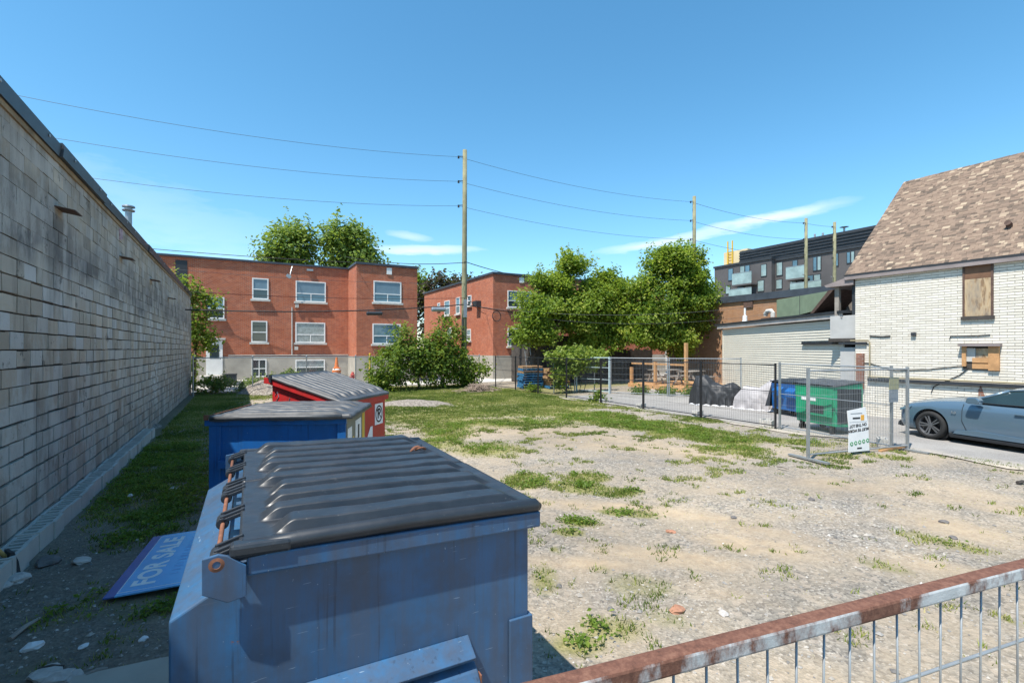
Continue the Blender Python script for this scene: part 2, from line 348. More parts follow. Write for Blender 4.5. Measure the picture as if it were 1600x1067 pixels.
# ground colour blends darker and browner towards the wall, with a noise-shaped edge
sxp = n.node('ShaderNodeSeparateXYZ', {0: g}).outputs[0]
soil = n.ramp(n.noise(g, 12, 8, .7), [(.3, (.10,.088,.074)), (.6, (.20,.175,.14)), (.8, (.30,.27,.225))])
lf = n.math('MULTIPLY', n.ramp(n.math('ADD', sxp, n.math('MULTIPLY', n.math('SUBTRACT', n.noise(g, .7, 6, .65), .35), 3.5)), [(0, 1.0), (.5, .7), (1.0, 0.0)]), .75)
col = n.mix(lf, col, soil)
dirtn = n.ramp(n.noise(g, .33, 5, .6), [(.35, (.77,.77,.77)), (.65, (1.07,1.045,1.0))])
col = n.mix(1.0, col, dirtn, 'MULTIPLY')
hh = n.math('ADD', n.math('MULTIPLY', vo.outputs['Distance'], 1.0), n.math('MULTIPLY', n.noise(g, 60, 5, .7), .8))
n.bump(hh, .55, .016); lotm = n.out(col, .95, spec=.2)
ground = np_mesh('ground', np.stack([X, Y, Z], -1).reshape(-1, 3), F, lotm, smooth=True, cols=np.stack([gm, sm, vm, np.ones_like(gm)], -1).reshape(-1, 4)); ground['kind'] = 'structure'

asph = NT('asphalt'); g = asph.pos(); v = asph.node('ShaderNodeTexVoronoi', {'Vector': g, 'Scale': 70.0})
c = asph.ramp(asph.noise(g, .7, 7, .65), [(.3, (.20,.19,.178)), (.7, (.29,.275,.255))])
c = asph.mix(asph.ramp(asph.node('ShaderNodeSeparateColor', {0: v.outputs['Color']}).outputs[0], [(.7, 0.0), (1, .5)]), c, (.42,.41,.4))
edge = asph.node('ShaderNodeSeparateXYZ', {0: g}).outputs[0]
c = asph.mix(asph.math('MULTIPLY', asph.ramp(asph.math('SUBTRACT', asph.math('ADD', edge, asph.math('MULTIPLY', asph.noise(g, 1.1, 5), 1.0)), 13.0), [(.2, 1.0), (1.0, 0.0)]), .75), c, (.47,.40,.31))
asph.bump(v.outputs['Distance'], .3, .006); asph = asph.out(c, .9, spec=.25)
b = MB(); dy = list(np.arange(-12, 19.5, .5)); le = [13.0+.28*math.sin(q*1.3)+.15*math.sin(q*3.1)+random.uniform(-.08, .08) for q in dy]
b.add([(le[i], dy[i], .012) for i in range(len(dy))]+[(30, q, .012) for q in dy], [(i, len(dy)+i, len(dy)+i+1, i+1) for i in range(len(dy)-1)])
b.build('driveway', asph)['kind'] = 'structure'
b = MB().box(-30, 60, 29.6, 35.1, -.2, .02); b.build('lane', M['pale_concrete'])['kind'] = 'structure'
c0 = [G(150, 1062), G(262, 1040), G(300, 1075), G(200, 1090)]
b = MB().prism([(-.98, 4.31), (-.5, 4.27), (-.2, 4.22), (-.18, 2.6), (-1.2, 2.6)], 'z', -.1, .05); b.build('pavement', M['concrete'])['kind'] = 'structure'

# ------------------------------------------------------------------ block building along the left edge
XW = -2.2; WY0, WY1, WZ = -1.0, 29.4, 4.88
def blockmat():
    n = NT('concrete_block'); g = n.pos(); sp = n.node('ShaderNodeSeparateXYZ', {0: g})
    rnd = n.math('FRACT', n.math('ADD', n.node('ShaderNodeObjectInfo').outputs['Random'], n.node('ShaderNodeAttribute', attribute_name='tint').outputs['Fac']))
    z = n.math('ADD', sp.outputs[2], n.math('MULTIPLY', n.math('SUBTRACT', n.noise(g, .55, 5, .6), .5), 1.5))
    base = n.ramp(n.math('DIVIDE', z, 5.0), [(0, (.33,.27,.225)), (.28, (.38,.305,.24)), (.5, (.48,.395,.30)), (.6, (.55,.49,.40)), (.69, (.20,.19,.18)), (.78, (.27,.25,.225)), (.87, (.50,.43,.34)), (1, (.22,.195,.17))])
    v = n.ramp(rnd, [(0, .78), (.45, .98), (.8, 1.05), (1, 1.22)])
    col = n.mix(1.0, base, v, 'MULTIPLY')
    r2_ = n.math('FRACT', n.math('MULTIPLY', rnd, 13.7))
    band = n.ramp(n.math('DIVIDE', z, 5.0), [(.1, .25), (.42, .55), (.52, 1.0), (.62, .9), (.7, .15), (.86, .5), (1, .2)])
    col = n.mix(n.math('MULTIPLY', n.ramp(r2_, [(.55, 0.0), (.66, .8)]), band), col, (.42,.36,.29))
    col = n.mix(n.math('MULTIPLY', n.ramp(r2_, [(.30, .8), (.34, 0.0)]), band), col, (.56,.55,.53))
    col = n.mix(n.ramp(n.noise(n.scaled(g, (1, 1, .5)), 2.1, 9, .72), [(.46, 0.0), (.6, .8)]), col, (.50,.47,.42))
    col = n.mix(n.ramp(n.noise(g, 3.5, 9, .75), [(.60, 0.0), (.66, .75)]), col, (.07,.065,.06))
    streak = n.noise(n.scaled(g, (1.1, 1.1, .2)), 2.2, 7, .65)
    col = n.mix(n.ramp(streak, [(.5, 0.0), (.72, .55)]), col, (.10,.093,.085))
    # flaking white paint patch
    pat = n.math('MULTIPLY', n.ramp(n.noise(g, 9, 8, .7), [(.52, 0.0), (.56, 1.0)]), n.ramp(n.math('ABSOLUTE', n.math('SUBTRACT', sp.outputs[1], 17.7)), [(.5, 1.0), (1.0, 0.0)]))
    pat = n.math('MULTIPLY', pat, n.ramp(n.math('ABSOLUTE', n.math('SUBTRACT', sp.outputs[2], 1.25)), [(.4, 1.0), (.9, 0.0)]))
    col = n.mix(pat, col, (.6,.6,.58))
    n.bump(n.noise(g, 25, 7, .7), .5, .02); return n.out(col, .95, spec=.15)
M['block'] = blockmat(); M['mortar'] = plain('mortar', (.05,.045,.042), .95, .5, 6, world=True, bump=.6, bsc=30)
bb = thing('block_building', 'long grey concrete block building with weathered side wall filling the left edge', 'building', (XW, WY1, 0))
def LB(v): return (v[0]-XW, v[1]-WY1, v[2])
MB().box(-9, -.012, WY0-WY1, 0, -.3, WZ-.02).build('wall', M['mortar'], bb)
items = []; rb = random.Random(3)
for r in range(24):
    z = .1016+r*.2032; y = WY1-(.2 if r % 2 else .0)
    first = True
    while y > WY0+.4:
        L = .4064 if not (first and r % 2 == 0) else .4064
        if rb.random() < .07: L = .2032
        if y-L/2 < WY1:
            j_ = 1.0 if r < 16 else .35; items.append(((rb.uniform(-.006, .004), y-L/2-WY1, z+rb.uniform(-.005, .005)), (.05, L-rb.uniform(.012, .03)*j_, .2032-rb.uniform(.014, .03)*j_)))
        y -= L; first = False
items = [it for it in items if it[0][1]+it[1][1]/2 < .0]
def bk(it):
    p = Vector(it[0])+Vector((XW, WY1, 0)); f = p.x*SN+p.y*CS; l = p.x*CS-p.y*SN
    return 99+p.y if (f < .5 or abs(l/f) > 1.06) else f
pieces('block', 'block_courses', items, M['block'], bb, 300, key=bk, jit=.02)
b = MB().box(-.35, .05, -.42, .0, -.1, 4.2); b.box(-.35, .09, -.46, .04, 4.2, 4.36); b.build('end_pilaster', M['concrete'], bb)
b = MB().box(-9, -.03, WY0-WY1, -.002, WZ-.019, WZ+.1); b.build('roof', M['dark_metal'], bb)
M['flash'] = plain('roof_flashing', (.05,.06,.07), .45, .35, 2.5, metal=.3); M['fascia_wood'] = plain('fascia_wood', (.30,.21,.12), .9, .4, 3)
y = WY0; k = 0
while y < WY1-.1:
    L = min(2.44, WY1-y); dz = rb.uniform(-.012, .012); q = rb.uniform(-.02, .03)
    MB().prism([(-.25, WZ+.10), (.07+q, WZ+.16+dz), (.095+q, WZ+.13+dz), (.075+q, WZ-.03+dz), (.05, WZ-.03+dz), (.05, WZ+.09), (-.25, WZ+.08)], 'y', y-WY1, y+L-WY1-.012).build('roof_flashing', M['flash'], bb)
    MB().box(.018, .048, y-WY1, y+L-WY1-.008, WZ-.10+dz, WZ-.035+dz).build('fascia_board', M['fascia_wood'], bb)
    for s in (.2, .8): MB().lathe([(0, .012), (.018, .008), (.022, 0)], (0, 0, 0), 10, M=Matrix.Rotation(R(90), 3, 'Y')).build('roofing_nail', M['galv'], bb, loc=(.094+q, y+L*s-WY1, WZ+.08+dz))
    y += L
M['rust_plate'] = plain('rusty_plate', (.10,.06,.045), .8, .5, 9)
for px, py in [(88, 328), (187, 403), (234, 438), (262, 466)]:
    p = onX(px, py, XW); MB().obox((.10, 0, 0), (.24, .34, .014), Matrix.Rotation(R(9), 3, 'Y')).build('steel_ledge', M['rust_plate'], bb, loc=(.02, p.y-WY1, p.z))
MB().obox((0, 0, 0), (.02, .3, .22), Matrix.Rotation(R(12), 3, 'X')).build('paper_scrap', plain('poster_paper', (.42,.30,.33), .9, .6, 12), bb, loc=(.03, onX(186, 366, XW).y-WY1, onX(186, 366, XW).z))
fbm_ = M['concrete']
yy = 5.0; k = 0
while yy < 15.2:
    L = .39; q = MB(); zt = .2+rb.uniform(-.012, .012); x1 = .22+rb.uniform(-.02, .02)
    q.box(0, .035, 0, L-.012, -.05, zt); q.box(x1-.04, x1, 0, L-.012, -.05, zt); q.box(.035, x1-.04, 0, L-.012, -.05, .10)
    for a in (0, .125, .25, .345): q.box(.036, x1-.041, a, a+.032, .101, zt-.001)
    q.build('footing_block', M['pale_concrete'], bb, loc=(.04, yy-WY1, 0), rz=rb.uniform(-.05, .05)); yy += L
ch = thing('chimney', 'small brick chimney with metal flue pipe above the block wall', 'chimney', (-3.0, 18.9, WZ+.1))
MB().box(-.22, .22, -.28, .28, 0, .75).box(-.26, .26, -.32, .32, .75, .84).build('stack', M['old_brick'], ch)
MB().lathe([(.14, .84), (.14, .95), (.09, 1.0)], (0, 0, 0), 16).build('clay_pot', M['fascia_wood'], ch)
MB().lathe([(.09, .9), (.09, 1.5), (.16, 1.5), (.17, 1.53), (.1, 1.56), (.1, 1.6), (.17, 1.62), (.16, 1.66), (0, 1.7)], (0, 0, 0), 16).build('flue_pipe', M['galv'], ch, smooth=False)

# ------------------------------------------------------------------ windows and doors for the brick buildings
def window(parent, x0, x1, z0, z1, style, glass, axis='y', off=0.0, sill=True):
    """frame + panes lying in the plane y = off (facing -y) or x = off (facing -x) of the parent"""
    Mx = Matrix.Identity(3) if axis == 'y' else Matrix(((0, 1, 0), (1, 0, 0), (0, 0, 1)))
    w_, h_ = x1-x0, z1-z0; c = Vector(((x0+x1)/2, 0, (z0+z1)/2)); f = .07
    def T(p): return (p[0], off+p[1], p[2]) if axis == 'y' else (off+p[1], p[0], p[2])
    fr = MB()
    def bx(B, a0, a1, d0, d1, b0, b1):
        q0, q1 = T((a0, d0, b0)), T((a1, d1, b1)); B.box(min(q0[0], q1[0]), max(q0[0], q1[0]), min(q0[1], q1[1]), max(q0[1], q1[1]), b0, b1)
    bx(fr, x0, x0+f, -.05, .03, z0, z1); bx(fr, x1-f, x1, -.05, .03, z0, z1); bx(fr, x0+f, x1-f, -.05, .03, z1-f, z1); bx(fr, x0+f, x1-f, -.05, .03, z0, z0+f)
    zm = z0+h_*(.47 if style != 'big' else .40)
    if style in ('hung', 'big', 'half'): bx(fr, x0+f, x1-f, -.04, .03, zm-.03, zm+.03)
    if style == 'big': bx(fr, (x0+x1)/2-.025, (x0+x1)/2+.025, -.039, .03, z0+f, zm-.03)
    if style == 'cross': bx(fr, (x0+x1)/2-.025, (x0+x1)/2+.025, -.039, .03, z0+f, z1-f); bx(fr, x0+f, (x0+x1)/2-.025, -.04, .03, zm-.025, zm+.025); bx(fr, (x0+x1)/2+.025, x1-f, -.04, .03, zm-.025, zm+.025)
    wobj = fr.build('window', M['white_paint'], parent)
    B = MB(); bx(B, x0+f, x1-f, -.012, .02, zm, z1-f); B.build('pane', M[glass[0]], wobj)
    B = MB(); bx(B, x0+f, x1-f, -.018, .02, z0+f, zm); B.build('pane', M[glass[1]], wobj)
    if sill:
        B = MB(); bx(B, x0-.10, x1+.10, -.16, .03, z0-.13, z0-.003); B.build('sill', M['sill'], wobj)
    return wobj
YA = 35.6; YP = 32.9; ROOF = 7.79; FZ = 1.75
ba = thing('brick_apartment_building', 'two storey red brick apartment building with white windows behind the lot', 'building', (0, YA, 0))
xl, xp, xr = -16.0, 6.65, 10.75
MB().box(xl, xp+.1, 0, 9, FZ, ROOF).box(xp, xr, YP-YA, 9, FZ, ROOF-.01).build('wall', M['red_brick'], ba)
MB().box(xl, xp, -.06, 8.9, -.3, FZ-.001).box(xp-.05, xr+.05, YP-YA-.06, 8.9, -.3, FZ-.002).build('foundation', M['concrete'], ba)
MB().box(xl-.05, xp-.06, -.10, .3, ROOF+.002, ROOF+.13).box(xp-.06, xr+.06, YP-YA-.1, YP-YA+.25, ROOF, ROOF+.15).box(xp-.062, xp+.25, YP-YA+.25, .3, ROOF+.003, ROOF+.149).box(xr-.2, xr+.062, YP-YA+.25, 9, ROOF+.003, ROOF+.149).build('coping', M['coping'], ba)
MB().box(xl, xp, .3, 9, ROOF+.001, ROOF+.05).build('roof', M['dark_metal'], ba)
def wpx(par, a, y0, y1, b_, Yp, style, glass, sill=True):
    p0, p1 = onY(a, y1, Yp), onY(b_, y0, Yp); return window(par, p0.x, p1.x, (p0.z+onY(b_, y1, Yp).z)/2, (p1.z+onY(a, y0, Yp).z)/2, style, glass, 'y', Yp-YA if par is ba else Yp-32.4, sill)
wpx(ba, 394, 435, 467.7, 419.5, YA, 'hung', ('blind', 'glass_dark')); wpx(ba, 462, 440, 472, 509, YA, 'big', ('blind', 'glass_sky'))
wpx(ba, 322, 464, 498, 350.6, YA, 'hung', ('glass_sky', 'glass_dark')); wpx(ba, 392.5, 501.4, 534.7, 417.6, YA, 'hung', ('glass_dark', 'glass_dark'))
wpx(ba, 461.5, 504, 535.6, 508, YA, 'big', ('glass_curtain', 'glass_curtain')); wpx(ba, 393, 561, 589, 416.5, YA-.06, 'cross', ('glass_dark', 'glass_dark'), False)
wpx(ba, 461.5, 562, 584, 507.6, YA-.06, 'hung', ('glass_curtain', 'glass_dark'), False)
wpx(ba, 583.6, 440, 473, 626.8, YP, 'big', ('blind', 'glass_sky')); wpx(ba, 582, 506, 537.4, 625.7, YP, 'big', ('glass_sky', 'glass_sky'))
p0, p1 = onY(322, 586, YA-.06), onY(348, 532, YA-.06)
d = MB().box(p0.x, p1.x, -.10, -.02, p0.z, p1.z).build('door', M['white_paint'], ba, bevel=.01)
wd = p1.x-p0.x; MB().box(p0.x+wd*.22, p1.x-wd*.22, -.112, -.05, p0.z+(p1.z-p0.z)*.48, p0.z+(p1.z-p0.z)*.86).build('pane', M['glass_dark'], d)
MB().lathe([(.0, -.03), (.03, -.02), (.03, 0)], (p1.x-.12, -.16, p0.z+1.0), 10, M=Matrix.Rotation(R(90), 3, 'X')).build('handle', M['dark_metal'], d)
MB().box(p0.x-.3, p1.x+.3, -1.1, -.062, -.1, p0.z-.01).build('door_step', M['pale_concrete'], ba)
MB().box(p0.x-.15, p1.x+.15, -.20, 0, p1.z+.04, p1.z+.16).build('lintel', M['sill'], ba)
MB().lathe([(0, .1), (.09, .07), (.1, 0), (.06, -.05), (0, -.06)], ((p0.x+p1.x)/2, -.14, p1.z+.24), 12).build('lamp', M['white_paint'], ba)
q = onY(456, 480, YA); MB().box(q.x-.03, q.x+.03, -.07, -.002, FZ+.05, q.z).build('conduit', M['sill'], ba)
MB().box(p1.x+.3, xp-.02, -.075, -.002, FZ+.06, FZ+.11).build('conduit', M['sill'], ba)
for px, py in [(461, 478), (460, 544)]:
    q = onY(px, py, YA); MB().box(q.x, q.x+.22, -.14, -.002, q.z-.12, q.z+.12).build('meter_box', M['pale_concrete'], ba, bevel=.01)
q = onY(450, 432, YA); MB().tube([(q.x+.25, -.02, q.z+.75), (q.x+.23, -.12, q.z+.6), (q.x+.1, -.4, q.z+.05), (q.x-.1, -.5, q.z-.1)], .03, 6).obox((q.x, -.5, q.z-.05), (.3, .05, .2), Matrix.Rotation(.6, 3, 'Y')).build('antenna_bracket', M['galv'], ba)
q = onY(608, 424, YP); MB().box(q.x-.17, q.x+.17, YP-YA-.05, YP-YA-.002, q.z-.22, q.z+.22).build('vent_grille', M['white_paint'], ba)
q = onY(484, 421.5, YA); MB().box(q.x-.2, q.x+.2, -.16, -.002, q.z-.1, q.z+.02).build('floodlight', M['galv'], ba)
MB().box(-3.4, -2.8, -.02, .0-.001, 4.9, 7.6).build('downpipe', M['dark_metal'], ba)
MB().box(-12, 6.4, -1.2, -.07, -.2, .28).build('apron_kerb', M['pale_concrete'], ba)

bB = thing('brick_apartment_block', 'red brick apartment block with sloping parapet right of the tall wooden pole', 'building', (0, 32.4, 0))
MB().box(16.4, 34, 0, 15.5, FZ, ROOF).build('wall', M['red_brick'], bB)
MB().box(16.36, 34.04, -.04, 15.5, -.3, FZ-.002).build('foundation', M['concrete'], bB)
MB().box(16.3, 34.1, -.1, .2, ROOF, ROOF+.16).box(16.301, 16.6, .2, 15.6, ROOF+.001, ROOF+.158).build('coping', M['coping'], bB)
MB().box(16.6, 34, .2, 15.5, ROOF+.002, ROOF+.05).build('roof', M['dark_metal'], bB)
wpx(bB, 793, 455, 481, 830, 32.4, 'big', ('glass_sky', 'glass_dark')); wpx(bB, 793, 513, 541, 830, 32.4, 'big', ('glass_dark', 'glass_sky'))
for a, b_, y0, y1 in [(695, 703, 469, 492), (713, 719, 464, 490), (731, 737, 461, 477), (730, 736, 514, 532), (684, 688, 473, 482), (700, 706, 512, 535)]:
    u0, u1 = onX(b_, y1, 16.4), onX(a, y0, 16.4); window(bB, u0.y-32.4, u1.y-32.4, u0.z, onX(b_, y0, 16.4).z, 'hung', ('glass_sky', 'glass_dark'), 'x', 16.4)
u = onX(749, 475, 16.4); MB().box(15.95, 16.41, u.y-32.4-.35, u.y-32.4+.35, u.z-.22, u.z+.22).build('air_conditioner', M['dark_metal'], bB, bevel=.02)
q = onY(815, 438, 32.4); MB().box(q.x-.2, q.x+.2, -.04, -.002, q.z-.2, q.z+.2).build('vent_grille', M['white_paint'], bB)

# ------------------------------------------------------------------ white painted brick house on the right
XH = 18.5; HY1 = 8.98; HY0 = -2.0; EV = 4.83; RX = 22.6; RZ = 8.62
hs = thing('white_brick_house', 'white painted brick house with steep brown shingle roof at the right edge', 'house', (XH, HY1, 0))
n = NT('white_brick'); rn = n.math('FRACT', n.math('ADD', n.node('ShaderNodeObjectInfo').outputs['Random'], n.node('ShaderNodeAttribute', attribute_name='tint').outputs['Fac']))
c = n.ramp(rn, [(0, (.62,.57,.48)), (.4, (.67,.62,.53)), (1, (.72,.67,.58))])
c = n.mix(n.ramp(n.noise(n.scaled(n.pos(), (1, 1, .4)), 1.8, 8, .7), [(.58, 0.0), (.75, .55)]), c, (.42,.37,.30))
c = n.mix(n.ramp(n.noise(n.pos(), 7, 8, .7), [(.70, 0.0), (.74, .8)]), c, (.28,.13,.08))
n.bump(n.noise(n.pos(), 40, 4), .25, .005); M['white_brick'] = n.out(c, .8, spec=.25)
M['house_mortar'] = plain('house_mortar', (.27,.235,.20), .95, .4, 5, world=True)
MB().prism([(0.012, -.3), (8.2, -.3), (8.2, EV+.1), (RX-XH, RZ-.25), (.012, EV+.0)], 'y', HY0-HY1, 0).build('wall', M['house_mortar'], hs)
OP = []   # openings (y0, y1, z0, z1) left free of bricks
u0, u1 = onX(1553, 496, XH), onX(1505, 496, XH); OPU = (u0.y, u1.y, 3.14, EV-.02)
v0, v1 = onX(1563, 575, XH), onX(1505, 575, XH); OPL = (v0.y, v1.y, onX(1530, 576, XH).z, onX(1530, 541, XH).z)
OP = [OPU, OPL]; CH, BL = .0775, .305; it = []
r = 0; z = CH/2
while z < EV-.05:
    y = HY1-.001-(BL/2 if r % 2 else 0); first = r % 2
    segs = [(HY1-.001-BL/2, HY1-.001)] if first else []
    while y > HY0: segs.append((max(y-BL, HY0), y)); y -= BL
    for a, b_ in segs:
        cuts = [(a, b_)]
        for o0, o1, z0, z1 in OP:
            if z0-.03 < z < z1+.03:
                nw = []
                for p_, q_ in cuts:
                    if q_ <= o0 or p_ >= o1: nw.append((p_, q_))
                    else:
                        if p_ < o0: nw.append((p_, o0))
                        if q_ > o1: nw.append((o1, q_))
                cuts = nw
        for p_, q_ in cuts:
            if q_-p_ > .03: it.append(((rb.uniform(-.0015, .001), (p_+q_)/2-HY1, z), (.05, q_-p_-.009, CH-.0125)))
    z += CH; r += 1
def hk(i_):
    p = Vector(i_[0])+Vector((XH, HY1, 0)); f = p.x*SN+p.y*CS; l = p.x*CS-p.y*SN
    return 99+f if (l/f > 1.04 or p.z < 1.0) else f
pieces('brick', 'brick_courses', it, M['white_brick'], hs, 300, key=hk, jit=.008)
# roof with shingle courses
sl_ = Vector((RX-XH, 0, RZ-EV)); ang = math.atan2(sl_.z, sl_.x); slen = sl_.length+.20; ov = .20
n = NT('shingle'); rn = n.math('FRACT', n.math('ADD', n.node('ShaderNodeObjectInfo').outputs['Random'], n.node('ShaderNodeAttribute', attribute_name='tint').outputs['Fac']))
c = n.ramp(rn, [(0, (.10,.078,.062)), (.22, (.16,.118,.09)), (.6, (.205,.147,.11)), (.88, (.225,.165,.122)), (1, (.36,.285,.205))]); n.bump(n.noise(n.pos(), 90, 3), .4, .004); M['shingle'] = n.out(c, .95, spec=.15)
rot = Euler((0, -ang, 0)); Rm = rot.to_matrix(); e0 = Vector((-ov*math.cos(ang), 0, EV+.10-ov*math.sin(ang)))
def RP(u, y, h): return e0+Rm @ Vector((u, 0, h))+Vector((0, y, 0))
GY = .28
b = MB(); Lr = slen+.02
b.add([RP(0, GY, -.02), RP(Lr, GY, -.02), RP(Lr, HY0-HY1, -.02), RP(0, HY0-HY1, -.02), RP(0, GY, .0), RP(Lr, GY, .0), RP(Lr, HY0-HY1, 0), RP(0, HY0-HY1, 0)], [(0,1,2,3),(4,5,6,7),(0,1,5,4),(3,2,6,7),(0,3,7,4),(1,2,6,5)])
far = RP(Lr, GY, 0); far2 = RP(Lr, HY0-HY1, 0); bx_ = 8.4
b.add([far, far2, (bx_, HY0-HY1, EV-.2), (bx_, GY, EV-.2)], [(0,1,2,3)]); roof = b.build('roof', M['wood_dark'], hs)
sh = []; row = 0; u = .07; ex = .105
while u < Lr:
    y = GY-rb.uniform(0, .3)
    first = True; y = GY
    while y > HY0-HY1+.2:
        L = rb.choice((.07, .10, .13, .16, .2)); sh.append((RP(u, y-L/2, .008+rb.choice((0, .006))), (ex*1.12, L-.004, .012))); y -= L
    u += ex
def sk(i_):
    p = Vector(i_[0])+Vector((XH, HY1, 0)); f = p.x*SN+p.y*CS; l = p.x*CS-p.y*SN
    return 99+f if l/f > 1.04 else f
pieces('shingle', 'shingle_courses', sh, M['shingle'], roof, 300, key=sk, rot=rot, jit=.02)
M['soffit'] = plain('soffit_board', (.24,.20,.19), .8, .2, 2)
q0 = RP(0, 0, -.03); MB().box(q0.x-.03, q0.x-.005, HY0-HY1, GY, q0.z-.14, q0.z+.02).build('fascia', M['soffit'], hs)
MB().box(q0.x-.004, -.03, HY0-HY1, GY, q0.z-.13, q0.z-.11).build('soffit', M['soffit'], hs)
MB().box(q0.x-.05, q0.x-.031, HY0-HY1, GY+.01, q0.z+.0, q0.z+.035).build('drip_edge', M['dark_metal'], hs)
p = onX(1577, 356, XH+1.55); vy = 5.37-HY1; b = MB().tube([(.9, vy, 5.6), (.86, vy, 5.83), (.72, vy, 5.86)], .075, 12); b.build('roof_vent', M['rust_plate'], roof)
# boarded window and the timber box below it
n = NT('plywood'); g = n.obj(); wv = n.node('ShaderNodeTexWave', {'Vector': n.scaled(g, (1, 1.6, .5)), 'Scale': 3.0, 'Distortion': 9.0, 'Detail': 5.0, 'Detail Scale': 1.6})
c = n.ramp(wv.outputs[1], [(.1, (.24,.15,.08)), (.5, (.40,.27,.15)), (.9, (.46,.34,.21))]); c = n.mix(n.ramp(n.noise(n.scaled(g, (1, 1.2, .35)), 3, 7, .7), [(.42, 0.0), (.66, .8)]), c, (.20,.18,.155)); M['plywood'] = n.out(c, .85, spec=.2)
y0, y1, z0, z1 = OPU
bw = MB().box(-.05, .0, y0-HY1+.05, y1-HY1-.05, z0+.05, z1-.55).build('window_board', M['plywood'], hs)
MB().box(-.046, .004, y0-HY1+.05, y1-HY1-.05, z1-.545, z1).build('board_piece', plain('old_plywood', (.16,.085,.05), .9, .35, 3), bw)
MB().box(-.06, .02, y1-HY1-.048, y1-HY1, z0, z1).box(-.06, .02, y0-HY1, y0-HY1+.048, z0, z1).build('jamb', M['rust_plate'], bw)
MB().box(-.09, .02, y0-HY1-.03, y1-HY1+.03, z0-.05, z0+.045).build('sill', M['wood_dark'], bw)
y0, y1, z0, z1 = OPL; L = y1-y0
wb = MB().box(-.02, .02, y0-HY1, y1-HY1, z0, z1).build('timber_window', M['wood_dark'], hs)
MB().box(-.10, -.02, y0-HY1, y0-HY1+L*.28, z0-.04, z1).build('plank', M['wood_new'], wb); MB().box(-.10, -.02, y1-HY1-.09, y1-HY1, z0+.06, z1).build('plank', M['wood_new'], wb)
MB().box(-.08, -.021, y0-HY1+L*.28, y1-HY1-L*.28, z0+.0, z0+.14).build('plank', M['wood_new'], wb); MB().box(-.075, -.021, y0-HY1+L*.28, y1-HY1-L*.28, z0+.17, z0+.31).build('plank', M['wood_new'], wb)
MB().box(-.06, -.022, y0-HY1+L*.28, y0-HY1+L*.62, z0+.31, z1-.06).build('panel', M['plywood'], wb); MB().box(-.05, -.023, y1-HY1-L*.36, y1-HY1-.09, z0+.2, z1-.05).build('panel', M['pale_concrete'], wb)
MB().box(-.2, .02, y0-HY1-.05, y1-HY1+.05, z1+.0, z1+.07).build('head_flashing', M['soffit'], wb)
# ledge, pipes and cables on the wall
pl0, pl1 = onX(1358, 605, XH), onX(1560, 617, XH); zl = 1.27
MB().box(-.12, -.025, 4.2-HY1, onX(1358, 605, XH).y-HY1, zl-.08, zl+.01).build('ledge', M['dark_metal'], hs)
MB().tube([(-.08, 4.2-HY1, zl+.05), (-.08, pl0.y-HY1, zl+.05)], .025, 8).build('gas_pipe', plain('ochre_pipe', (.30,.25,.15), .6, .2, 5), hs)
a = onX(1361, 532, XH); b_ = onX(1361, 600, XH); e_ = onX(1336, 532, XH)
MB().tube([(-.09, pl0.y-HY1-.05, zl+.06), (-.09, a.y-HY1, zl+.3), (-.09, a.y-HY1, a.z-.05), (-.09, a.y-HY1+.05, a.z), (-.09, .12, a.z)], .022, 8).build('gas_pipe', bpy.data.materials['ochre_pipe'], hs)
MB().box(-.10, -.03, a.y-HY1+.1, .5, a.z-.13, a.z-.05).build('ledge', M['dark_metal'], hs)
q = onX(1346, 575, XH); MB().box(-.12, -.026, q.y-HY1-.11, q.y-HY1+.11, .9, onX(1346, 552, XH).z).build('brick_patch', M['old_brick'], hs)
q = onX(1384, 593, XH); MB().box(-.06, -.03, q.y-HY1-.2, q.y-HY1+.2, q.z-.07, q.z+.07).build('name_plate', M['galv'], hs)
q = onX(1429, 522, XH); MB().box(-.1, -.026, q.y-HY1-.06, q.y-HY1+.06, q.z-.05, q.z+.05).build('wall_vent', M['dark_metal'], hs)
def wallcable(pts, r=.012):
    MB().tube([(-.045, onX(a_, b2, XH).y-HY1, onX(a_, b2, XH).z) for a_, b2 in pts], r, 6).build('cable', M['cable'], hs)
wallcable([(1342, 566), (1362, 568), (1385, 575), (1400, 579), (1450, 577), (1490, 573), (1512, 571)]); wallcable([(1515, 575), (1500, 586), (1475, 597), (1460, 604), (1456, 613)])
wallcable([(1360, 525), (1380, 526), (1392, 525)], .02); wallcable([(1485, 530), (1486, 525), (1520, 525), (1548, 523)], .014)
q = onX(1536, 609, XH); MB().prism([(q.y-HY1-.05, q.z-.18), (q.y-HY1+.09, q.z-.18), (q.y-HY1+.09, q.z), (q.y-HY1+.06, q.z+.05), (q.y-HY1+.05, q.z+.2), (q.y-HY1+.02, q.z+.05)], 'x', -.034, -.0275).build('brick_patch', M['old_brick'], hs)
# rear balcony
M['porch_panel'] = plain('porch_panel', (.42,.41,.39), .7, .12, 2)
MB().box(.06, 1.6, .03, .86, 2.62, 3.42).build('balcony_panel', M['porch_panel'], hs); MB().box(.02, 1.7, .03, .9, 2.5, 2.62).build('balcony_floor', M['wood_dark'], hs)
MB().box(.08, .22, .58, .72, 3.42, 4.45).build('balcony_post', M['wood_grey'], hs); MB().box(.06, .16, .03, .14, 3.42, 4.45).build('balcony_post', M['dark_metal'], hs)
MB().prism([(.03, 4.45), (.92, 4.45), (.98, 4.52), (.03, 4.78)], 'x', -.1, 1.6).build('balcony_roof', M['soffit'], hs)
MB().box(.02, 1.5, .03, .5, -.1, 2.3).build('rear_pier', M['porch_panel'], hs)

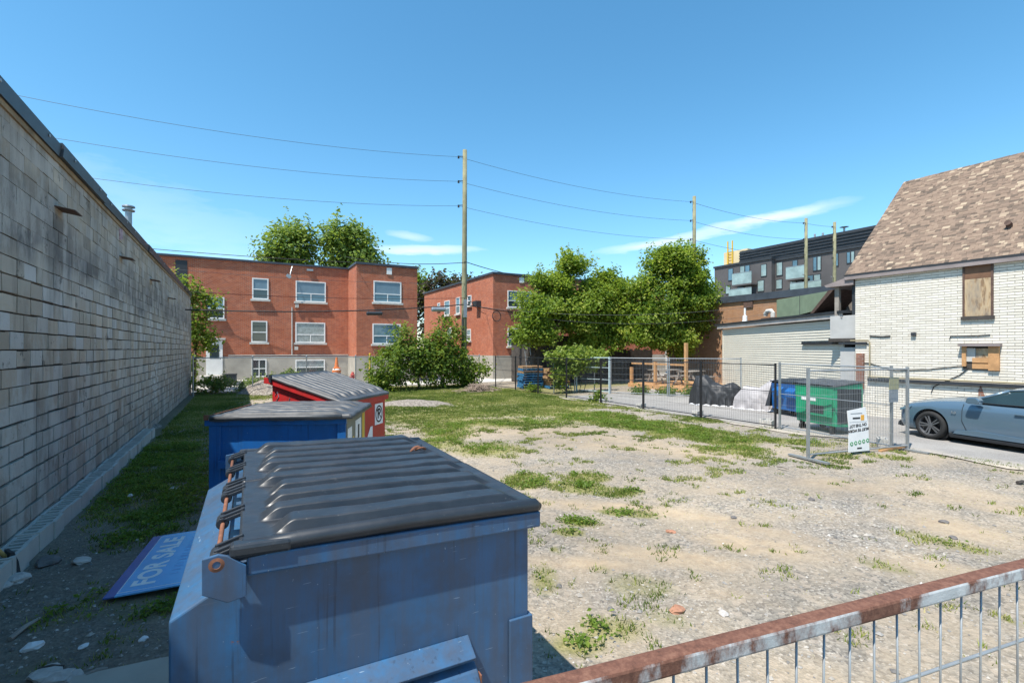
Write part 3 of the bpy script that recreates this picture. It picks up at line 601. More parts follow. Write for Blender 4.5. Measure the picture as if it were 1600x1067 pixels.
# ------------------------------------------------------------------ building with cream siding
SA = R(26.8); sd = Vector((math.sin(SA), math.cos(SA), 0)); s0 = Vector((18.55, 9.15, 0)); SL = 9.45
sb = thing('siding_building', 'low flat roofed building clad in cream horizontal siding behind the fence', 'building', s0, -SA)   # local y runs along the wall, faces local -x
MB().box(.03, 7, 0.35, SL, -.2, 3.3).build('wall', M['wood_dark'], sb)
M['siding'] = plain('cream_siding', (.60,.56,.47), .55, .05, 1.5, spec=.3); z = .05
while z < 3.2:
    MB().prism([(.031, z), (-.012, z), (-.014, z+.004), (.004, z+.102), (.031, z+.102)], 'y', .35, SL-.06).build('siding_board', M['siding'], sb); z += .1045
MB().box(-.03, .04, SL-.058, SL+.03, -.1, 3.28).build('corner_trim', M['siding'], sb)
M['weathered_fascia'] = plain('weathered_fascia', (.42,.38,.35), .85, .25, 2)
for i in range(4): MB().box(-.15, -.11, .25+i*2.4, min(.25+(i+1)*2.4-.01, SL+.55), 3.34, 3.5).build('fascia_board', M['weathered_fascia'], sb)
MB().box(-.109, -.02, .25, SL+.5, 3.33, 3.36).build('soffit', M['weathered_fascia'], sb)
MB().box(-.19, 7.2, .2, SL+.6, 3.501, 3.60).build('roof', M['dark_metal'], sb)
def SBW(v): c_, s_ = math.cos(-SA), math.sin(-SA); return Vector((s0.x+v[0]*c_-v[1]*s_, s0.y+v[0]*s_+v[1]*c_, v[2]))
MB().box(-.09, -.02, .36, 2.6, 2.42, 2.53).build('wall_bracket', M['dark_metal'], sb)
ac = thing('rooftop_air_unit', 'large green rooftop air handling unit with angled intake hood', 'air unit', SBW((1.5, 4.15, 3.6)), -SA)
M['ac_green'] = plain('ac_green', (.20,.25,.165), .55, .15, 3)
MB().box(0, 1.2, 1.05, 2.85, .18, 1.05).build('cabinet', M['ac_green'], ac, bevel=.015); MB().box(-.005, 1.2, 1.0, 1.04, .18, 1.06).build('seam', M['dark_metal'], ac)
MB().prism([(.99, 1.05), (-.9, 1.05), (.0, .3), (.99, .2)], 'x', -.01, 1.2).build('cabinet_side', M['ac_green'], ac)
MB().prism([(-.92, 1.07), (-1.25, 1.07), (.02, .2), (.25, .2)], 'x', -.04, 1.2).build('intake_hood', M['rust_plate'], ac)
MB().box(.05, 1.15, -.5, 2.8, .0, .18).build('base_rail', M['rust_plate'], ac)
t_ = thing('exhaust_fan', 'round silver exhaust fan on the siding building roof', 'fan', SBW((2.5, 4.9, 3.6)), -SA)
MB().lathe([(.55, 0), (.55, .42), (.5, .5), (.62, .52), (.62, .6), (.3, .75), (0, .78)], (0, 0, 0), 24).build('drum', plain('bright_steel', (.55,.55,.56), .28, .1, 3, metal=.8), t_, smooth=False); MB().box(.3, 1.0, -.9, .0, 0, .7).build('motor_box', M['wood_grey'], t_)
t_ = thing('roof_vent_pipe', 'white plumbing vent pipe near the roof corner', 'vent pipe', SBW((.6, 8.3, 3.6)))
MB().lathe([(.2, 0), (.12, .1), (.11, .34), (.07, .36), (.05, .38), (.05, .75), (.0, .76)], (0, 0, 0), 14).build('pipe', M['white_paint'], t_)
t_ = thing('gooseneck_vent', 'small gooseneck vent on the low roof left of the green unit', 'vent', SBW((.5, 5.9, 3.6)), -SA)
MB().tube([(0, -.3, 0), (0, -.3, .3), (0, -.15, .42), (0, .15, .42), (0, .3, .3), (0, .3, .2)], .1, 10).build('duct', M['sill'], t_); MB().box(-.15, .15, -.5, .45, 0, .1).build('curb', M['rust_plate'], t_)

# ------------------------------------------------------------------ tan brick building, apartment block, yellow tower
tb = thing('tan_brick_building', 'long single storey tan brick building partly shaded by the trees', 'building', (27, 12, 0))
MB().box(0, 14, -2, 13.5, -.3, 5.15).build('wall', M['tan_brick'], tb); MB().box(-.12, 14, -2.1, 13.6, 5.15, 5.55).build('parapet', M['coping'], tb)
q = onX(1170, 476, 27); MB().box(-.08, 0, q.y-12-.3, q.y-12+.3, q.z-.18, q.z+.18).build('wall_grille', M['rust_plate'], tb)
XA = 60.0
ap = thing('modern_apartment_building', 'modern dark grey apartment building with glass balconies behind the low roofs', 'building', (XA, 20, 0))
M['apt_grey'] = plain('apt_grey', (.085,.08,.08), .7, .15, .6); M['apt_dark'] = plain('apt_dark', (.03,.036,.043), .55, .2, 1); M['glass_green'] = glassmat('glass_green', (.24,.32,.31), .1)
def c7(x, y): return 1100+x/3.812, 340+y/3.812
def A7(x, y, X=XA): p = onX(*c7(x, y), X); return p.y-20, p.z
yl, _ = A7(85, 300); ym, _ = A7(425, 250); zt1 = A7(425, 250)[1]; zt2 = A7(700, 215)[1]
MB().box(0, 20, -18, ym-.01, -.3, zt2).box(-.8, 20, ym, yl, -.3, zt1).build('wall', M['apt_grey'], ap)
MB().box(-.15, 20, -18, ym-.02, zt2, zt2+.25).box(-.95, 20, ym-.1, yl+.1, zt1, zt1+.25).build('parapet', M['apt_dark'], ap)
yp, zp0 = A7(212, 262, XA+3); zp1 = A7(212, 203, XA+3)[1]
MB().box(3, 18, -18, yp, zt2+.25, zp1).build('penthouse', M['apt_dark'], ap)
z = zt2+.5
while z < zp1-.15: MB().box(2.88, 2.995, -18, yp+.02, z, z+.16).build('louvre', M['dark_metal'], ap); z += .38
for x0, x1, y0, y1 in [(340,375,280,350),(215,275,290,335),(145,175,305,375),(320,360,375,440),(200,285,390,440),(130,160,405,455),(432,470,268,345),(430,468,370,425),(527,560,255,300),(650,700,235,315),(515,590,355,415),(612,697,345,405),(775,803,215,290),(850,900,205,270)]:
    sec = -.8 if x0 < 425 else 0.0; X_ = XA+sec
    ya, za = A7(x1, y1, X_); yb, zb = A7(x0, y0, X_)
    wdw = MB().box(sec-.06, sec-.002, ya, yb, za, zb).build('window', M['apt_dark'], ap); k = 2 if x1-x0 > 40 else 1
    for i in range(k): MB().box(sec-.075, sec-.061, ya+.08+(yb-ya)*i/k, ya-.08+(yb-ya)*(i+1)/k, za+.1, zb-.1).build('pane', M['glass_sky'] if (i+x0) % 2 else M['glass_green'], wdw)
for x0, x1, y0, y1 in [(170,285,338,388),(490,600,300,355),(150,285,432,462),(515,700,395,425)]:
    sec = -.8 if x0 < 425 else 0.0; ya, za = A7(x1, y1, XA+sec-1.2); yb, zb = A7(x0, y0, XA+sec-1.2)
    bl = MB().box(sec-1.3, sec, ya, yb, za-.2, za).build('balcony', M['apt_grey'], ap); MB().box(sec-1.3, sec-1.25, ya, yb, za, zb).build('glass_panel', M['glass_green'], bl); MB().box(sec-1.32, sec-1.23, ya, yb, zb, zb+.06).build('handrail', M['galv'], bl)
for x, y in [(835, 62), (660, 105), (708, 98)]:
    yy_, zz_ = A7(x, y, XA+4); MB().lathe([(.12, -1.2), (.12, 0), (.5 if x == 835 else .13, .1), (0, .2)], (4, yy_, zz_), 10).build('roof_vent', M['galv'], ap)
yt = thing('yellow_tower', 'pale yellow rooftop tower with yellow ladder beside the dark apartment building', 'tower', (66, 48, 0))
p0, p1 = onX(1168, 388, 66), onX(1131, 388, 66)
MB().box(0, 4, p0.y-48, p1.y-48, 0, p0.z).build('wall', plain('pale_yellow_wall', (.58,.48,.29), .8, .1, .5), yt); M['yellow'] = plain('yellow_paint', (.62,.40,.04), .5, .1, 3)
for dy_ in (-.4, .4): MB().box(-.25, -.1, (p0.y+p1.y)/2-48+dy_+.8-.08, (p0.y+p1.y)/2-48+dy_+.8+.08, 8, p0.z+1.6).build('ladder_rail', M['yellow'], yt)
for i in range(22): MB().box(-.2, -.14, (p0.y+p1.y)/2-48+.48, (p0.y+p1.y)/2-48+1.12, 8+i*.45, 8.08+i*.45).build('ladder_rung', M['yellow'], yt)
# ------------------------------------------------------------------ utility poles and overhead lines
PZ = (13.55, 12.1, 10.66)
poles = [(11.62, 26.8, 'tall wooden utility pole rising behind the maple bush', .17), (30.7, 26.3, 'wooden utility pole rising behind the right hand tree', .17),
         (44.7, 25.8, 'left of the two distant utility poles before the dark apartment building', .17), (48.4, 25.3, 'right of the two distant utility poles beside the shingle roof', .17)]
for i, (x, y, lab, r) in enumerate(poles):
    t = thing('utility_pole', lab, 'utility pole', (x, y, 0), 0, 'utility poles behind the lot')
    MB().tube([(0, 0, -.2), (0.02, 0, 5), (.05, 0, 10), (.06, 0, 14.05)], [r, r*.93, r*.82, r*.74], 12).build('shaft', M['pole_wood'], t, smooth=True)
    for z in PZ:
        ins = MB().tube([(-.05, 0, z+.1), (-.3, 0, z+.06)], .022, 6).build('bracket', M['dark_metal'], t)
        MB().lathe([(.03, -.1), (.07, -.08), (.03, -.05), (.07, -.02), (.03, .01), (.06, .05), (0, .07)], (-.34, 0, z+.02), 10).build('insulator', M['dark_metal'], ins)
    if i == 0:
        MB().box(-.1, .1, -.24, -.15, 4.1, 5.15).build('cover_plate', M['galv'], t, bevel=.01)
        MB().tube([(-.13, -.13, .3), (-.12, -.12, 4.1)], .04, 8).build('riser_pipe', M['dark_metal'], t)
    if i >= 2:
        for z in (8.9, 7.0): MB().tube([(-.1, 0, z), (-.7, -.1, z+.02)], .03, 6).build('bracket', M['galv'], t)
def span(a, b, sag, n=20):
    a, b = Vector(a), Vector(b); return [a.lerp(b, k/n)-Vector((0, 0, 4*sag*(k/n)*(1-k/n))) for k in range(n+1)]
def wire(name, pts, r, mat, label, group='overhead lines'):
    o = MB().tube(pts, r, 5).build(name, mat); o.location = (0, 0, 0); return tag(o, label, 'wire', group)
nm = ('top', 'middle', 'lowest')
for k, z in enumerate(PZ):
    wire('power_line', span((-21.6, 26.8, z+.02), (11.28, 26.8, z+.02), 1.2), .009, M['wire'], f'{nm[k]} of three thin lines from the near pole to the sky at left')
    wire('power_line', span((11.28, 26.8, z+.02), (30.36, 26.3, z+.02), .45), .010, M['wire'], f'{nm[k]} of three thin lines between the near pole and the tree')
    wire('power_line', span((30.36, 26.3, z+.02), (44.36, 25.8, z+.02), .35), .013, M['wire'], f'{nm[k]} thin line from the second pole toward the distant poles')
    if k == 0: wire('power_line', span((44.36, 25.8, z+.02), (48.06, 25.3, z+.02), .05), .013, M['wire'], 'short thin line joining the two distant poles')
CAB = span((-18, 26.6, 5.3), (11.6, 26.62, 4.87), 1.05, 40)
wire('telephone_cable', CAB, .032, M['cable'], 'thick black cable sagging across the red brick facade to the pole')
CABR = span((11.6, 26.62, 4.87), (30.7, 26.1, 5.2), .75, 30); wire('telephone_cable', CABR, .032, M['cable'], 'thick black cable running right from the pole into the trees')
wire('service_wire', span((-18, 26.65, 6.0), (11.6, 26.65, 5.25), .75), .012, M['cable'], 'thin cable just above the thick cable crossing the brick facade')
wire('service_wire', span((-18, 26.65, 7.2), (11.6, 26.65, 6.1), .8), .008, M['wire'], 'faint thin wire crossing the upper windows of the brick facade')
wire('service_wire', span((11.6, 26.65, 5.6), (16.35, 33.5, 4.9), .25), .02, M['cable'], 'short drop cable from the pole to the brick block side wall')
wire('service_wire', span((11.6, 26.65, 7.35), (6.0, 33.2, 8.25), .25), .02, M['cable'], 'cable from the pole up to the brick building roof edge')
wire('service_wire', span((11.6, 26.65, 7.4), (26.0, 33.0, 8.2), .55), .024, M['cable'], 'dark cable from the pole sagging right into the tree top')
wire('service_wire', span((12.5, 26.4, 4.75), (27.0, 15.0, 5.0), .7), .008, M['wire'], 'thin cable crossing in front of the trees toward the tan building')
wire('service_wire', span((12.5, 26.4, 4.6), (27.0, 16.5, 4.4), .8), .007, M['wire'], 'lower thin cable crossing in front of the trees')
wire('service_wire', span((-12, 35.3, 8.3), (6.6, 34.2, 8.1), .2), .02, M['cable'], 'cable lying along the roof edge of the brick apartment building')
for px, ax, lab in [(585, .09, 'dark cable splice case hanging below the thick cable'), (685, .11, 'pale cable splice case hanging beside the pole')]:
    l = (px-800)/FPX; d = ray(px, 480); p = d*(26.6/d.y)+Vector((0, 0, EYE)); zc = min(CAB, key=lambda v: abs(v.x-p.x)).z
    t = thing('splice_case', lab, 'splice case', (p.x, 26.6, zc-.2), R(0))
    MB().tube([(-.42, 0, 0), (-.38, 0, 0), (.38, 0, .03), (.42, 0, .03)], [ax*.8, ax*1.2, ax*1.2, ax*.8], 14).build('casing', M['dark_metal'] if px == 585 else M['galv'], t)
    for s in (-.3, .3): MB().tube([(s, 0, .05), (s, 0, .22)], .015, 5).build('hanger', M['dark_metal'], t)
p = onY(776, 494, 26.6); lp = [(p.x+.29*math.cos(a), 26.6+.02*math.sin(3*a), p.z+.31*math.sin(a)) for a in np.linspace(0, 6.6, 30)]
tag(MB().tube(lp, .025, 6).build('cable_loop', M['cable']), 'round loop of black cable hanging right of the pole', 'cable')

# ------------------------------------------------------------------ fences
def wires(b, x0, x1, z0, z1, dx, hz, r):
    x = x0
    while x < x1: b.tube([(x, 0, z0), (x, 0, z1)], r, 3, caps=False); x += dx
    for z in hz: b.tube([(x0, 0, z), (x1, 0, z)], r*1.2, 3, caps=False)
def fence_panel(name, label, a, b_, h, frame, mesh, pw, group, rails=(), feet=None, dx=.06, r=.0024, mid=None):
    a, b_ = Vector((*a[:2], 0)), Vector((*b_[:2], 0)); d = b_-a; L = d.length
    t = thing(name, label, 'fence', a, math.atan2(d.y, d.x), group)
    for x in (0, L): MB().box(x-pw/2, x+pw/2, -pw/2, pw/2, 0, h+.02).build('post', frame, t)
    MB().tube([(0, 0, h-.03), (L, 0, h-.03)], pw*.36, 8).build('top_rail', frame, t); MB().tube([(0, 0, .1), (L, 0, .1)], pw*.34, 8).build('bottom_rail', frame, t)
    for z in rails: MB().tube([(0, 0, z), (L, 0, z)], pw*.25, 6).build('middle_rail', frame, t)
    if mid: MB().tube([(mid, 0, .1), (mid, 0, h)], pw*.3, 6).build('brace', frame, t)
    w_ = MB(); wires(w_, .05, L-.04, .1, h-.03, dx, [.1+.3*i for i in range(1, int(h/.3))], r); w_.build('wire_mesh', mesh, t, fixn=False)['kind'] = 'stuff'
    for x in (feet or []):
        f = MB().box(x-.04, x+.04, -.45, .45, .0, .035).build('foot', frame, t)
    return t
FX = 13.1; py_ = [8.4, 10.95, 13.55, 16.0, 18.45, 20.9, 23.2, 25.6]
wh = ('nearest the green dumpster', 'second from its near end', 'in front of the black covered motorcycle', 'in front of the timber deck', 'before the leafy vine', 'before the pallet stacks', 'farthest from the camera')
for i in range(7): fence_panel('black_fence_panel', f'black welded mesh fence panel {wh[i]}', (FX, py_[i]), (FX, py_[i+1]-.03), 1.83, M['black_steel'], M['black_steel'], .043, 'black mesh fence along the driveway', rails=(1.05,), dx=.075, r=.0022)
fence_panel('temporary_fence_panel', 'grey steel temporary fence panel holding the upside down sign', (10.1, 5.78), (13.0, 5.26), 1.83, M['galv'], M['galv'], .05, 'grey temporary fence panels', rails=(), feet=(.0, 2.9), dx=.05, r=.0022)
fence_panel('temporary_fence_panel', 'grey steel temporary fence panel closing the black fence by the green dumpster', (13.14, 8.3), (12.66, 5.42), 1.86, M['galv'], M['galv'], .045, 'grey temporary fence panels', rails=(1.0,), dx=.06, r=.002)
fence_panel('temporary_fence_panel', 'grey steel temporary fence panel before the timber deck', (16.2, 19.0), (17.55, 16.55), 1.83, M['galv'], M['galv'], .05, 'grey temporary fence panels', dx=.07, r=.0025)
fence_panel('temporary_fence_panel', 'grey steel temporary fence panel between deck and siding wall', (17.6, 16.5), (19.9, 14.4), 1.83, M['galv'], M['galv'], .05, 'grey temporary fence panels', dx=.07, r=.0025)
fence_panel('temporary_fence_panel', 'open steel temporary fence leaf standing end on beside the vine', (16.15, 19.05), (15.5, 20.9), 1.83, plain('pale_steel', (.42,.52,.53), .5, .15, 4), M['galv'], .06, 'grey temporary fence panels', rails=(.7, 1.3), dx=.07, r=.0025)
# chain link along the back
t = thing('chain_link_fence', 'galvanised chain link fence along the back of the lot', 'fence', (-1.95, 27.7, 0))
for x in np.arange(0, 15.2, 2.5): MB().tube([(x, 0, -.1), (x, 0, 1.86)], .03, 8).lathe([(.04, 1.86), (.03, 1.9), (0, 1.92)], (x, 0, 0), 8).build('post', M['galv'], t)
MB().tube([(0, 0, 1.82), (15, 0, 1.82)], .022, 8).build('top_rail', M['galv'], t)
b = MB(); s_ = .09
for k in range(int(17/s_)):
    x = k*s_-1.8
    for sg in (1, -1):
        pa, pb = ((x, 0, .05), (x+1.75, 0, 1.8)) if sg == 1 else ((x+1.75, 0, .05), (x, 0, 1.8))
        if x > 0 and x+1.75 < 15: b.tube([pa, pb], .0019, 3, caps=False)
b.build('chain_mesh', M['galv'], t, fixn=False)['kind'] = 'stuff'
# foreground gate
n = NT('rusty_gate_rail'); g = n.obj(); nrm = n.node('ShaderNodeSeparateXYZ', {0: n.node('ShaderNodeNewGeometry').outputs['Normal']}).outputs[2]
pt = n.ramp(n.noise(g, 14, 6), [(.3, (.36,.39,.40)), (.7, (.50,.53,.54))]); ru = n.ramp(n.noise(g, 60, 8, .75), [(.25, (.055,.026,.018)), (.5, (.135,.06,.04)), (.75, (.23,.12,.08))])
pat = n.ramp(n.noise(n.scaled(g, (1, 1, .6)), 5.0, 9, .66), [(.45, 0.0), (.54, 1.0)])
rf = n.math('MAXIMUM', pat, n.ramp(nrm, [(.35, 0.0), (.75, 1.0)])); n.bump(n.noise(g, 140, 5), .35, .003)
M['gate_rail'] = n.out(n.mix(rf, pt, ru), n.mix(rf, (.45,)*3, (.9,)*3), 0, .4)
a_, b2 = Vector((.456, .672)), Vector((1.70, .470)); dv = (b2-a_).normalized(); st = a_-dv*.32
gt = thing('wire_gate', 'rusty topped steel and wire gate in the near right corner', 'gate', (st.x, st.y, 0), math.atan2(dv.y, dv.x))
GL = 3.2; MB().box(0, GL, -.018, .018, 1.669, 1.703).build('top_rail', M['gate_rail'], gt, bevel=.006)
MB().box(0, .045, -.021, .021, 0.05, 1.654).build('stile', M['gate_rail'], gt, bevel=.005); MB().box(GL-.045, GL, -.021, .021, 0.05, 1.654).build('stile', M['gate_rail'], gt, bevel=.005)
MB().box(.046, GL-.046, -.02, .02, .08, .125).build('bottom_rail', M['gate_rail'], gt, bevel=.005)
x = .1; k = 0
while x < GL-.06:
    MB().tube([(x+.002*math.sin(z*9+k), .0, z) for z in np.linspace(.125, 1.66, 8)], .0026, 6).build('wire', M['galv'], gt, smooth=True); x += .0755; k += 1
for z in (1.50, 1.2, .9, .6, .3): MB().tube([(.045, .005, z), (GL-.045, .005, z)], .0042 if z == 1.5 else .0028, 6).build('cross_wire', M['galv'], gt, smooth=True)

# signs on the fence
def text(s, size, mat, parent, Mx, name='lettering', ext=.001, bold=0.0, spacing=1.0):
    cu = bpy.data.curves.new('t', 'FONT'); cu.body = s; cu.size = size; cu.extrude = ext; cu.align_x = 'CENTER'; cu.align_y = 'CENTER'; cu.offset = bold; cu.space_character = spacing
    o = bpy.data.objects.new('t', cu); COL.objects.link(o); dg = bpy.context.evaluated_depsgraph_get()
    me = bpy.data.meshes.new_from_object(o.evaluated_get(dg)); bpy.data.objects.remove(o); me.materials.clear(); me.materials.append(mat); me.name = name
    r = bpy.data.objects.new(name, me); COL.objects.link(r); r.parent = parent; r.matrix_local = Mx; return r
M['ink'] = plain('black_ink', (.02,.02,.022), .6, .1, 5); M['sign_white'] = plain('sign_white', (.74,.74,.73), .5, .06, 4); M['sign_green'] = plain('sign_green', (.05,.27,.10), .5, .1, 5); M['orange'] = plain('orange_print', (.72,.36,.05), .5, .1, 5)
# sign hangs upside down on the panel: local x along the panel, faces -y
dvp = Vector((13.0-10.1, 5.26-5.78, 0)).normalized(); sp_ = Vector((10.1, 5.78, 0))+dvp*1.42
sg = thing('safety_sign', 'white safety sign hung upside down on the grey fence panel', 'sign', (sp_.x, sp_.y, .08), math.atan2(dvp.y, dvp.x))
b = MB(); b.prism([(-.34, 0), (.28, .0), (.25, .42), (.23, .62), (.16, .93), (-.38, .87), (-.33, .5)], 'y', -.04, -.032); b.build('board', M['sign_white'], sg)
Fm = Matrix.Rotation(R(90), 4, 'X')
def up(x, z, rot=180): return Matrix.Translation((x, -.042, z)) @ Fm @ Matrix.Rotation(R(rot), 4, 'Z')
text('MUST BE WORN', .083, M['ink'], sg, up(-.05, .455, 184), bold=.003); text('ON THIS LOT', .083, M['ink'], sg, up(-.06, .555, 184), bold=.003)
for i in range(5): MB().lathe([(0, 0), (.044, 0), (.044, .003), (0, .003)], (0, 0, 0), 18).build('symbol', M['sign_green'], sg).matrix_local = Matrix.Translation((-.25+i*.118, -.0405, .17+i*.012)) @ Fm
for i in range(5): MB().lathe([(0, 0), (.02, 0), (.02, .003), (0, .003)], (0, 0, 0), 8).build('symbol_detail', M['sign_white'], sg).matrix_local = Matrix.Translation((-.25+i*.118, -.0422, .17+i*.012)) @ Fm
MB().box(.02, .12, -.043, -.041, .655, .77).build('emblem', M['orange'], sg, bevel=.0); MB().box(-.22, .0, -.043, -.041, .69, .725).build('print_line', M['ink'], sg); MB().box(-.28, .06, -.043, -.041, .80, .815).build('print_line', M['galv'], sg)
MB().box(-.09, .05, -.043, -.041, .055, .085).build('print_line', M['ink'], sg); MB().box(-.31, .2, -.0425, -.041, .625, .63).build('print_line', M['galv'], sg)
sg2 = thing('fence_notice', 'small tan and grey notice board on the fence panel corner', 'sign', (12.66, 5.26+.12, 1.07), math.atan2(dvp.y, dvp.x))
MB().box(-.15, .12, -.02, -.005, 0, .28).build('lower_panel', plain('notice_grey', (.22,.25,.28), .6, .2, 6), sg2); MB().box(-.15, .14, -.022, -.005, .281, .55).build('upper_panel', plain('notice_tan', (.30,.29,.18), .6, .2, 6), sg2)

# ------------------------------------------------------------------ concrete blocks at the fence feet
def cinder(x, y, rz, label, z=0, sc=1):
    t = thing('cinder_block', label, 'block', (x, y, z), rz, 'concrete blocks at the fence feet'); b = MB(); L, W, H = .39*sc, .19*sc, .19*sc; q = .032
    b.box(-L/2, L/2, -W/2, -W/2+q, 0, H).box(-L/2, L/2, W/2-q, W/2, 0, H)
    for x_ in (-L/2, -q/2, L/2-q): b.box(x_+.0005, x_+q-.0005, -W/2+q, W/2-q, .001, H-.001)
    b.build('web', M['pale_concrete'], t, bevel=.006)
cinder(13.35, 8.75, .4, 'concrete block at the corner of the black and grey fences'); cinder(13.32, 11.25, .2, 'concrete block below the covered motorcycle panel', 0, 1.05)
cinder(13.3, 13.85, .25, 'concrete block at the third black fence post'); cinder(13.25, 16.1, 1.2, 'small concrete block beside the fence post before the deck', 0, .8)
cinder(13.0, 5.75, .5, 'concrete block beside the upside down sign'); cinder(13.55, 9.0, .1, 'concrete block behind the corner fence post')

# ------------------------------------------------------------------ dumpsters
def corrugated(W, L, ribs, h=.024, sag=.0, dent=.006, seed=0, lip=.05, nx=44, per=14):
    # lid sheet: x 0..W from hinge to front, y 0..L ; ribs run along x
    ny = ribs*per; u = np.linspace(0, 1, nx); v = np.linspace(0, 1, ny+1); U, V = np.meshgrid(u, v)
    ph = (V*ribs) % 1.0; k = np.floor(V*ribs)
    st = .045+.035*((k*7+seed) % 3)/2; en = .955-.03*((k*5) % 2)
    endm = np.clip((U-st)/.07, 0, 1)*np.clip((en-U)/.10, 0, 1); endm = endm*endm*(3-2*endm)
    prof = np.clip((.31-np.abs(ph-.55))/.05, 0, 1); prof = prof*prof*(3-2*prof)
    Zz = h*prof*endm*((V > .03) & (V < .97))
    Zz = Zz+sag*np.sin(np.pi*U)*np.sin(np.pi*V)+dent*(fbm(U*W*3, V*L*3, .5, seed)-.5)*2.5
    e = np.minimum(np.minimum(V, 1-V)*L, (1-U)*W); Zz = Zz+.012*np.exp(-(e/.03)**2)
    dip = np.clip((.022-e)/.022, 0, 1); Zz = Zz-lip*dip**1.5
    Vv = np.stack([U*W, V*L, Zz], -1).reshape(-1, 3)
    idx = np.arange(U.size).reshape(U.shape); Fq = np.stack([idx[:-1, :-1], idx[:-1, 1:], idx[1:, 1:], idx[1:, :-1]], -1).reshape(-1, 4)
    return Vv, Fq
n = NT('lid_plastic'); v = n.obj(); c = n.ramp(n.noise(v, 4, 7, .65), [(.3, (.012,.016,.022)), (.7, (.028,.034,.043))]); c = n.mix(n.ramp(n.noise(v, 12, 9, .75), [(.6, 0.0), (.76, .45)]), c, (.10,.10,.10)); c = n.mix(n.ramp(n.noise(v, 45, 4, .7), [(.66, 0.0), (.72, .6)]), c, (.16,.155,.145))
n.bump(n.noise(v, 6, 5, .55), .10, .02); M['lid'] = n.out(c, n.ramp(n.noise(v, 7, 5), [(.3, (.34,)*3), (.7, (.52,)*3)]), 0, .55)
n = NT('grey_lid_plastic'); v = n.obj(); c = n.ramp(n.noise(v, 4, 7, .65), [(.3, (.035,.038,.043)), (.7, (.085,.089,.094))]); n.bump(n.noise(v, 6, 5), .12, .02); M['lid_grey'] = n.out(c, .5, 0, .5)
M['blue_steel'] = rustymat('blue_steel', (.032,.118,.25), (.22,.085,.04), .655, 6, .32, 0, dust=(.068,.085,.12))
M['deep_blue_steel'] = rustymat('deep_blue_steel', (.008,.105,.34), (.25,.09,.04), .72, 8, .36, 0, dust=(.02,.10,.27))
M['red_steel'] = rustymat('red_steel', (.50,.018,.02), (.16,.04,.025), .72, 8, .42, 0, dust=(.36,.03,.025))
M['green_steel'] = rustymat('green_steel', (.012,.33,.16), (.2,.08,.04), .73, 8, .42, 0, dust=(.02,.26,.14))
M['rust'] = plain('rust', (.20,.085,.05), .85, .4, 25); M['grey_front'] = rustymat('grey_front_panel', (.16,.17,.14), (.22,.1,.05), .66, 6, .6, dust=(.2,.19,.14))
def lid(parent, loc, W, L, ribs, mat, slope=0.0, seed=0, **kw):
    V_, F_ = corrugated(W, L, ribs, seed=seed, **kw)
    o = np_mesh('lid', V_, F_, mat, parent, smooth=True); o.location = loc; o.rotation_euler = (0, slope, 0)
    s = o.modifiers.new('solid', 'SOLIDIFY'); s.thickness = .006; s.offset = -1; return o
# near blue dumpster: hinge on its left, near side faces the camera; local origin at centre of base
D1 = thing('blue_dumpster', 'large faded blue steel dumpster with black ribbed lid nearest the camera', 'dumpster', (.586, 3.035, 0), R(-.9))
HL, ZT, XR, XHG, XB, ZB = .927, 1.41, .687, -.645, -.795, 1.276; DR = .036   # DR: the top drops this much toward the right
def zt1(x): return ZT-DR*(x-XHG)/(XR-XHG)
b = MB().prism([(XB, .10), (XB, ZB), (XHG+.02, ZT-.04), (XHG+.02, ZT), (XR, zt1(XR)), (XR, .10)], 'y', -HL, HL); body = b.build('body', M['blue_steel'], D1, bevel=.008)
for y0, y1 in ((-HL-.045, -HL+.02), (HL-.02, HL+.045)):
    MB().prism([(-.55, zt1(-.55)-.005), (XR+.045, zt1(XR)-.005), (XR+.045, zt1(XR)+.072), (-.55, zt1(-.55)+.072)], 'y', y0, y1).build('rim', M['blue_steel'], D1, bevel=.008)
MB().box(XR-.02, XR+.044, -HL+.021, HL-.021, zt1(XR)-.004, zt1(XR)+.07).build('rim', M['blue_steel'], D1, bevel=.008)
for y in (-HL-.052, HL+.03):
    br = MB().prism([(-.69, ZT-.04), (-.69, ZT+.088), (-.64, ZT+.096), (-.61, ZT+.085), (-.55, ZT+.04), (-.55, ZT-.075), (-.61, ZT-.085)], 'y', y-.004, y+.012).build('hinge_bracket', M['blue_steel'], D1, bevel=.003)
    pe = MB().lathe([(0, .004), (.012, .004), (.014, 0), (.026, .002), (.026, .016), (0, .016)], (0, 0, 0), 16).build('pin_end', M['rust'], br); pe.matrix_local = Matrix.Translation((XHG, y-.006+(.02 if y > 0 else 0), ZT+.06)) @ Matrix.Rotation(R(-90), 4, 'X')
MB().tube([(XHG, -HL-.05, ZT+.06), (XHG, HL+.05, ZT+.06)], .0095, 10).build('hinge_rod', M['rust'], D1, smooth=True)
LX = -.575; LW = XR+.055-LX; tl = math.atan2(DR, XR-XHG)
